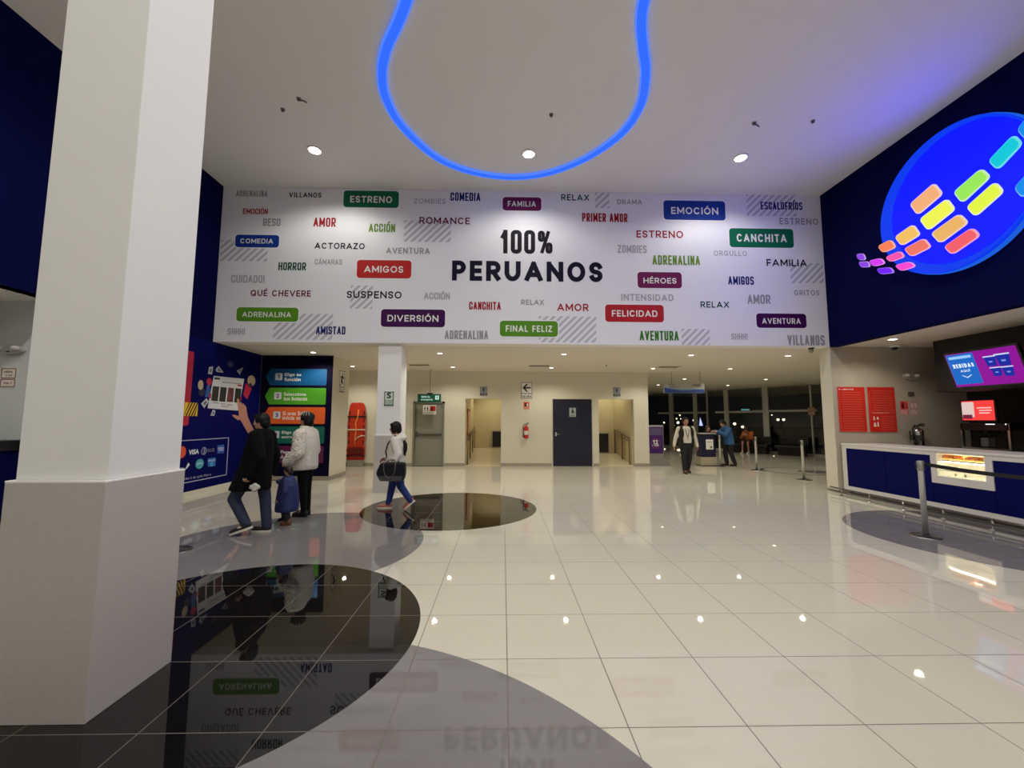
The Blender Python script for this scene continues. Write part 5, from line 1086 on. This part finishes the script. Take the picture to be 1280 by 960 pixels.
# --- toddler in the blue padded coat
k = .50
t = person('person', 'toddler in a blue padded coat and brown shoes, beside the white fluffy jacket', -3.15, 6.22, PI)
J = mk(pel=(0, 0, .36), chest=(0, 0, .58), neck=(0, 0, .67), head=(.01, 0, .765),
       sL=(0, .09, .63), eL=(-.02, .13, .49), wL=(.06, .13, .39), dL=(.5, 0, -.8), nL=(.2, -.9, 0),
       sR=(.02, -.09, .63), eR=(.12, -.12, .56), wR=(.21, -.12, .60), dR=(.9, 0, .4), nR=(0, .6, -.8),
       hL=(0, .05, .34), kL=(-.02, .055, .19), aL=(-.05, .055, .06), toeL=(.05, .055, .015),
       hR=(0, -.05, .34), kR=(.07, -.05, .20), aR=(.05, -.05, .075), toeR=(.15, -.05, .03))
P, M = body(t, J, SKIN2, .56, 0, .05, vox=.005)
JB = mat('blue_puffer', (30, 40, 96), .6, noise=.2, nscale=20)
bm = bmesh.new()
loft(bm, [(.005, 0, .19, .155, .150), (.0, 0, .24, .165, .155), (0, 0, .42, .150, .145), (0, 0, .56, .130, .14), (0, 0, .65, .095, .11), (0, 0, .70, .06, .065)])
sleeves(bm, J, .56, (.10, .09, .075), .1)
skin_mesh('padded_coat', bm, .009, JB, t, 5)
trousers(t, J, mat('toddler_trousers', (24, 24, 40), .8), .56, (.10, .085, .075), .01)
bm = bmesh.new(); hair_cap(bm, P, M, .58); skin_mesh('hair', bm, .006, mat('hair_dark_brown', (36, 24, 20), .5), t, 3, .003)
BRS = mat('shoe_brown', (116, 70, 42), .6)
sole_shoe(t, (-.05, .055, .08), (-.10, .055, .0), (.065, .055, .0), BRS, mat('shoe_brown_sole', (92, 56, 36), .6), .036, .018); sole_shoe(t, (.05, -.05, .10), (.0, -.05, .045), (.15, -.05, .012), mat('shoe_dark', (30, 26, 30), .6), mat('shoe_grey_sole', (160, 150, 140), .6), .034, .016)

# --- woman in the white fluffy jacket
k = .96
t = person('person', 'person in a white fluffy jacket and patterned cap looking at the steps panel', -3.19, 6.76, PI-.12)
J = mk(pel=(-.02, 0, .86), chest=(-.02, 0, 1.20), neck=(-.02, 0, 1.37), head=(.0, 0, 1.515),
       sL=(-.02, .165, 1.29), eL=(-.06, .25, 1.01), wL=(.11, .275, .86), dL=(.9, -.3, -.1), nL=(.1, -.8, -.4), cL=.5,
       sR=(-.02, -.165, 1.29), eR=(-.03, -.22, 1.02), wR=(.14, -.17, .88), dR=(.9, .3, -.1), nR=(.1, .8, -.4), cR=.5,
       hL=(-.02, .07, .84), kL=(-.035, .065, .46), aL=(-.075, .06, .09), toeL=(.1, .06, .02),
       hR=(-.02, -.07, .84), kR=(-.03, -.065, .46), aR=(-.055, -.06, .09), toeR=(.12, -.06, .02))
P, M = body(t, J, SKIN, k, -.15, -.05); face(t, P, k)
trousers(t, J, mat('leggings_black', (8, 8, 10), .8, spec=.15), k, (.10, .070, .050))
FLU = mat('white_fleece', (214, 206, 192), .95, bump=.6, nscale=45)
bm = bmesh.new()
loft(bm, [(.0, 0, .735, .185, .215), (.0, 0, .79, .20, .222), (.0, 0, .95, .195, .215), (-.01, 0, 1.12, .185, .215), (-.02, 0, 1.27, .145, .205), (-.02, 0, 1.36, .10, .14), (-.01, 0, 1.42, .085, .09)])
sleeves(bm, J, k, (.098, .098, .085), .12)
skin_mesh('fleece_jacket', bm, .011, FLU, t, 4, .010)
for q in 'LR':
    w, e = Vector(J['w'+q]), Vector(J['e'+q]); bm = bmesh.new(); cap(bm, w.lerp(e, .16), w.lerp(e, -.02), .055, .048); skin_mesh('cuff', bm, .008, BLACK, t, 3)
bm = bmesh.new()
sh, el, wr = (Vector(J[c+'L']) for c in 'sew')
for i in range(110):   # short fleece tufts down the outer side of the near sleeve and shoulder
    r = random.Random(i); f = i/109; c = sh.lerp(el, f/.62) if f < .62 else el.lerp(wr, (f-.62)/.38*.7); d = (el-sh if f < .62 else wr-el).normalized()
    a1 = d.cross(Vector((0, 1, 0))).normalized(); a2 = a1.cross(d).normalized()
    if a2.y < 0: a2 = -a2
    an = r.uniform(-1.25, 1.25); p = c+(a2*math.cos(an)+a1*math.sin(an))*.094
    ell(bm, p, (r.uniform(.012, .024), .012, .009), Matrix.Rotation(r.uniform(-.9, .9), 3, 'Y'), 8)
obj('fleece_tufts', bm, FLU, t, True)
bm = bmesh.new(); hair_cap(bm, P, M, k*1.02, low=-.05, fringe=False); ell(bm, P(-.075, 0, -.03), (.06, .07, .09), M); skin_mesh('hair', bm, .008, HAIRB, t, 4, .003)
bm = bmesh.new(); ell(bm, P(-.018, 0, .062), (.107, .096, .082), M); ell(bm, P(-.07, 0, .055), (.075, .085, .075), M)
cp = skin_mesh('knit_cap', bm, .008, mat('cap_black', (22, 20, 21), .8), t, 3)
bm = bmesh.new()
for i in range(5):
    a0 = .85+.40*i; tube(bm, [P(-.018+.118*math.cos(b_)*math.cos(a0), .107*math.cos(b_)*math.sin(a0), .064+.092*math.sin(b_)) for b_ in (.15, .45, .8, 1.1)], .006, 6)
obj('cap_stripes', bm, mat('cap_pale', (176, 170, 158), .8), cp, True)
BLS = mat('shoe_black', (16, 15, 16), .5)
sole_shoe(t, (-.075, .06, .11), (-.13, .06, .0), (.12, .06, .0), BLS, BLS, .044, .03); sole_shoe(t, (-.055, -.06, .11), (-.11, -.06, .0), (.14, -.06, .0), BLS, BLS, .044, .03)

# --- woman with the big dark bag, striding left
k = .90
t = person('person', 'person in a white hoodie and blue jeans striding left across the small black circle', -1.86, 7.22, PI)
J = mk(pel=(-.03, 0, .76), chest=(-.03, 0, 1.08), neck=(-.01, 0, 1.235), head=(.005, 0, 1.375),
       sL=(-.03, .155, 1.17), eL=(-.10, .195, .95), wL=(-.05, .22, .83), dL=(.25, .15, -.95), nL=(.8, -.5, .1), cL=.8,
       sR=(-.03, -.155, 1.17), eR=(.06, -.19, .95), wR=(.18, -.14, .86), dR=(.8, .2, -.3), nR=(.1, .6, -.6),
       hL=(-.05, .075, .74), kL=(-.13, .08, .405), aL=(-.315, .08, .15), toeL=(-.22, .08, .03),
       hR=(-.02, -.075, .74), kR=(.05, -.08, .41), aR=(.11, -.08, .085), toeR=(.28, -.08, .02))
P, M = body(t, J, SKIN, k, .1, .12); face(t, P, k)
trousers(t, J, mat('jeans_blue', (40, 58, 128), .8, noise=.2, nscale=60), k, (.105, .076, .056))
HOOD = mat('hoodie_white', (222, 216, 204), .9, noise=.06, nscale=18)
bm = bmesh.new()
loft(bm, [(-.02, 0, .745, .145, .185), (-.02, 0, .80, .155, .19), (-.02, 0, .95, .145, .185), (-.03, 0, 1.08, .14, .19), (-.03, 0, 1.17, .115, .175), (-.02, 0, 1.23, .085, .11), (-.01, 0, 1.27, .07, .075)])
sleeves(bm, J, k, (.086, .080, .062), .08); ell(bm, (-.115, 0, 1.21), (.085, .115, .060)); ell(bm, (-.05, .07, 1.235), (.07, .035, .035)); ell(bm, (-.05, -.07, 1.235), (.07, .035, .035))
for z, s in ((.98, .012), (.93, .014), (.88, .014)): ell(bm, (-.08, .20, z), (.062, .055, .018), Matrix.Rotation(.4, 3, 'Y'))
skin_mesh('hoodie', bm, .010, HOOD, t, 3)
bm = bmesh.new(); hair_cap(bm, P, M, k*1.04, fringe=False); ell(bm, P(.03, .0, .075), (.06, .075, .04), M); ell(bm, P(.015, .068, -.01), (.055, .027, .07), M); ell(bm, P(.015, -.068, -.01), (.055, .027, .07), M); skin_mesh('hair', bm, .008, HAIRB, t, 4, .003)
bm = bmesh.new(); chain(bm, [(-.15, .03, 1.17, .026), (-.185, .05, 1.10, .034), (-.19, .06, 1.01, .032), (-.18, .06, .93, .014)]); skin_mesh('ponytail', bm, .008, HAIRB, t, 3, .006)
bm = bmesh.new(); tube(bm, [(-.02, .10, 1.26), (.10, .10, 1.12), (.145, .06, .98), (.13, .02, .85), (.12, 0, .78)], .012, 8); tube(bm, [(-.02, .10, 1.26), (-.12, .09, 1.15), (-.17, .03, 1.0), (-.17, -.03, .9)], .012, 8); obj('body_strap', bm, BLACK, t, True)
PKS = mat('shoe_dusty_pink', (178, 106, 92), .6); PSO = mat('shoe_pale_sole', (226, 214, 200), .5)
sole_shoe(t, (.11, -.08, .105), (.04, -.08, .0), (.30, -.08, .0), PKS, PSO); sole_shoe(t, (-.315, .08, .165), (-.385, .08, .155), (-.205, .08, .0), PKS, PSO)
bag = thing('tote_bag', 'large black and charcoal tote bag carried by the person in the white hoodie', 'bag', (-1.83, 6.93, .525), PI)
bm = bmesh.new()
for P_, w0, w1 in (([(-.20, .0), (.18, .0), (.245, .13), (.17, .30), (-.215, .30), (-.23, .12)], -.085, .085),): prism(bm, rpoly(P_, .05), w0, w1, Matrix(((1,0,0,0),(0,0,1,0),(0,1,0,0),(0,0,0,1))))
bevel(obj('bag_body', bm, mat('bag_black', (18, 18, 30), .6, spec=.25, noise=.2, nscale=30), bag), .03, 3)
for s in (1, -1): bevel(obj('bag_base', prism(bmesh.new(), rpoly([(-.18, .002), (.16, .002), (.212, .085), (-.208, .085)], .02), s*.086, s*.094, Matrix(((1,0,0,0),(0,0,1,0),(0,1,0,0),(0,0,0,1)))), mat('bag_charcoal', (66, 64, 66), .6), bag), .003)
for s in (1, -1): obj('handle', tube(bmesh.new(), [(-.085, s*.098, .31), (-.075, s*.098, .18), (-.045, s*.099, .08), (.02, s*.099, .045), (.075, s*.099, .09), (.105, s*.098, .18), (.11, s*.098, .28), (.07, s*.06, .325), (.03, s*.02, .338), (-.03, s*.02, .338), (-.07, s*.06, .325)], .009, 8, closed=True), mat('bag_handle', (92, 84, 80), .5), bag, True)

# --- woman in the dark vest walking towards the hall
k = .97
t = person('person', 'person in a dark open vest over white sleeves with a lanyard, walking towards the hall', 5.40, 12.1, -PI/2-.05)
J = mk(pel=(0, 0, .86), chest=(0, 0, 1.20), neck=(0, 0, 1.37), head=(.02, 0, 1.51),
       sL=(0, .195, 1.30), eL=(-.02, .275, 1.02), wL=(.02, .315, .79), dL=(.1, .05, -1), nL=(0, -1, 0),
       sR=(0, -.195, 1.30), eR=(-.03, -.285, 1.02), wR=(-.03, -.335, .80), dR=(-.05, -.1, -1), nR=(0, 1, 0),
       hL=(0, .085, .84), kL=(-.01, .09, .47), aL=(-.14, .085, .10), toeL=(.02, .09, .02),
       hR=(0, -.085, .84), kR=(.05, -.09, .47), aR=(.06, -.085, .09), toeR=(.22, -.09, .02))
P, M = body(t, J, SKIN, k, 0, 0, vox=.008); face(t, P, k)
trousers(t, J, mat('trousers_black', (18, 17, 22), .8), k, (.115, .085, .062))
bm = bmesh.new()
loft(bm, [(.0, 0, .88, .150, .20), (.0, 0, 1.0, .155, .205), (0, 0, 1.2, .145, .20), (0, 0, 1.30, .115, .19), (0, 0, 1.37, .07, .09)]); sleeves(bm, J, k, (.074, .062, .050), .03)
bl_ = skin_mesh('blouse', bm, .012, mat('blouse_white', (206, 198, 186), .85), t, 4)
VST = mat('vest_black', (22, 18, 17), .85)
for s in (1, -1):
    bm = bmesh.new(); ell(bm, (.02, s*.145, 1.16), (.155, .072, .20)); ell(bm, (0, s*.155, .93), (.165, .066, .24)); cap(bm, (0, s*.13, 1.30), (0, s*.15, 1.2), .08, .10); skin_mesh('vest_side', bm, .012, VST, t, 3)
bm = bmesh.new(); ell(bm, (-.09, 0, 1.08), (.085, .18, .36)); skin_mesh('vest_back', bm, .014, VST, t, 3)
bm = bmesh.new(); tube(bm, [(.02, .085, 1.385), (.125, .05, 1.26), (.158, .012, 1.06)], .010, 6); tube(bm, [(.02, -.085, 1.385), (.125, -.05, 1.26), (.158, -.012, 1.06)], .010, 6); ly = obj('lanyard', bm, mat('lanyard_dark', (58, 32, 30), .6), t, True)
obj('badge', boxes((.158, .163, -.03, .03, .98, 1.06)), mat('badge_pale', (186, 170, 150), .5), ly)
bm = bmesh.new(); hair_cap(bm, P, M, k, fringe=False); ell(bm, P(-.05, 0, -.08), (.05, .088, .12), M); ell(bm, P(.035, 0, .09), (.05, .066, .028), M); skin_mesh('hair', bm, .009, HAIRB, t, 4, .003)
sole_shoe(t, (.06, -.085, .10), (.0, -.09, .0), (.24, -.09, .0), mat('boot_brown', (86, 56, 40), .6), BLS); sole_shoe(t, (-.14, .085, .12), (-.20, .085, .05), (.02, .09, .0), mat('boot_brown', (86, 56, 40), .6), BLS)

# --- man in the blue jacket leaning on the kiosk
k = .97
t = person('person', 'person in a blue jacket leaning forward at the navy kiosk in the lobby', 7.73, 14.05, PI)
J = mk(pel=(-.02, 0, .82), chest=(.03, 0, 1.15), neck=(.09, 0, 1.32), head=(.155, 0, 1.44),
       sL=(.05, .18, 1.25), eL=(.20, .20, 1.06), wL=(.40, .13, 1.17), dL=(.95, -.25, .15), nL=(0, -.4, -.9),
       sR=(.05, -.18, 1.25), eR=(.22, -.19, 1.06), wR=(.42, -.08, 1.17), dR=(.95, .2, .1), nR=(0, .4, -.9),
       hL=(-.02, .085, .80), kL=(-.03, .09, .45), aL=(-.16, .09, .09), toeL=(.02, .09, .02),
       hR=(-.02, -.085, .80), kR=(.06, -.09, .45), aR=(.02, -.09, .09), toeR=(.18, -.09, .02))
P, M = body(t, J, SKIN2, k, 0, .42, vox=.008); face(t, P, k)
trousers(t, J, mat('trousers_charcoal', (20, 20, 24), .8), k, (.112, .082, .066))
bm = bmesh.new()
loft(bm, [(-.03, 0, .72, .150, .195), (-.03, 0, .78, .16, .20), (-.01, 0, .95, .160, .205), (.02, 0, 1.12, .155, .21), (.055, 0, 1.25, .125, .20), (.08, 0, 1.33, .08, .10), (.09, 0, 1.37, .072, .078)]); sleeves(bm, J, k, (.090, .078, .060), .05)
skin_mesh('jacket', bm, .012, mat('jacket_blue', (44, 88, 138), .75), t, 4)
bm = bmesh.new(); hair_cap(bm, P, M, k); skin_mesh('hair', bm, .009, HAIRB, t, 4, .003)
sole_shoe(t, (-.16, .09, .11), (-.22, .09, .0), (.04, .09, .0), BLS, BLS); sole_shoe(t, (.02, -.09, .11), (-.04, -.09, .0), (.22, -.09, .0), BLS, BLS)

# --- shorter bystander behind the kiosk
k = .80
t = person('person', 'shorter person with reddish brown hair behind the navy kiosk, arm stretched out', 7.36, 14.72, -.35)
J = mk(pel=(0, 0, .70), chest=(0, 0, 1.0), neck=(0, 0, 1.135), head=(.02, 0, 1.255),
       sL=(0, .145, 1.08), eL=(.14, .16, 1.08), wL=(.28, .06, 1.17), dL=(.9, -.3, .2), nL=(0, -.6, -.7),
       sR=(0, -.145, 1.08), eR=(.02, -.24, 1.12), wR=(.16, -.30, 1.19), dR=(.9, .3, .1), nR=(0, .6, -.7),
       hL=(0, .07, .68), kL=(0, .075, .38), aL=(-.03, .07, .08), toeL=(.10, .07, .02), hR=(0, -.07, .68), kR=(.01, -.075, .38), aR=(-.02, -.07, .08), toeR=(.11, -.07, .02))
P, M = body(t, J, SKIN2, k, -.9, 0, vox=.008); face(t, P, k)
trousers(t, J, mat('trousers_charcoal', (20, 20, 24), .8), k)
bm = bmesh.new(); loft(bm, [(0, 0, .66, .125, .16), (0, 0, .85, .12, .155), (0, 0, 1.0, .12, .16), (0, 0, 1.09, .095, .145), (0, 0, 1.14, .06, .075)]); sleeves(bm, J, k, (.078, .066, .05), .6)
skin_mesh('pullover', bm, .012, mat('pullover_dark', (30, 26, 32), .85), t, 4)
bm = bmesh.new(); hair_cap(bm, P, M, k); ell(bm, P(-.05, 0, -.07), (.05, .08, .11), M); skin_mesh('hair', bm, .009, HAIRR, t, 4, .003)
sole_shoe(t, (-.03, .07, .10), (-.08, .07, .0), (.13, .07, .0), BLS, BLS, .042); sole_shoe(t, (-.02, -.07, .10), (-.07, -.07, .0), (.14, -.07, .0), BLS, BLS, .042)

# --- seated person in orange on the far bench
k = .97
t = person('person', 'person in a rust orange jacket sitting bent forward on the long black bench', 11.80, 19.55, -2.55)
J = mk(pel=(-.02, 0, .56), chest=(.12, 0, .88), neck=(.20, 0, 1.02), head=(.29, 0, 1.12),
       sL=(.12, .18, .97), eL=(.28, .22, .74), wL=(.42, .10, .86), dL=(.5, -.6, .5), nL=(-.4, -.6, .2), sR=(.12, -.18, .97), eR=(.28, -.22, .74), wR=(.42, -.10, .86), dR=(.5, .6, .5), nR=(-.4, .6, .2),
       hL=(.02, .09, .54), kL=(.44, .12, .54), aL=(.40, .12, .10), toeL=(.56, .12, .02), hR=(.02, -.09, .54), kR=(.44, -.12, .54), aR=(.48, -.12, .10), toeR=(.64, -.12, .02))
P, M = body(t, J, SKIN, k, 0, .6, vox=.009)
face(t, P, k)
bm = bmesh.new(); p = Vector(J['pel']); ell(bm, p, (.15, .18, .11))
for q in 'LR': chain(bm, [(*J['h'+q], .11), (*Vector(J['h'+q]).lerp(Vector(J['k'+q]), .75), .092)])
skin_mesh('shorts', bm, .012, mat('shorts_dark', (52, 30, 28), .8), t, 4)
bm = bmesh.new(); loft(bm, [(-.02, 0, .50, .17, .20), (.0, 0, .62, .175, .21), (.07, 0, .80, .165, .215), (.13, 0, .94, .13, .20), (.18, 0, 1.02, .085, .11)]); sleeves(bm, J, k, (.092, .08, .06), .05)
skin_mesh('jacket', bm, .012, mat('jacket_rust', (176, 92, 34), .8), t, 4)
bm = bmesh.new(); hair_cap(bm, P, M, k); skin_mesh('hair', bm, .009, HAIRR, t, 4, .003)
WSH = mat('shoe_white', (214, 208, 200), .6)
sole_shoe(t, (.40, .12, .11), (.34, .12, .0), (.59, .12, .0), WSH, WSH); sole_shoe(t, (.48, -.12, .11), (.42, -.12, .0), (.67, -.12, .0), WSH, WSH)
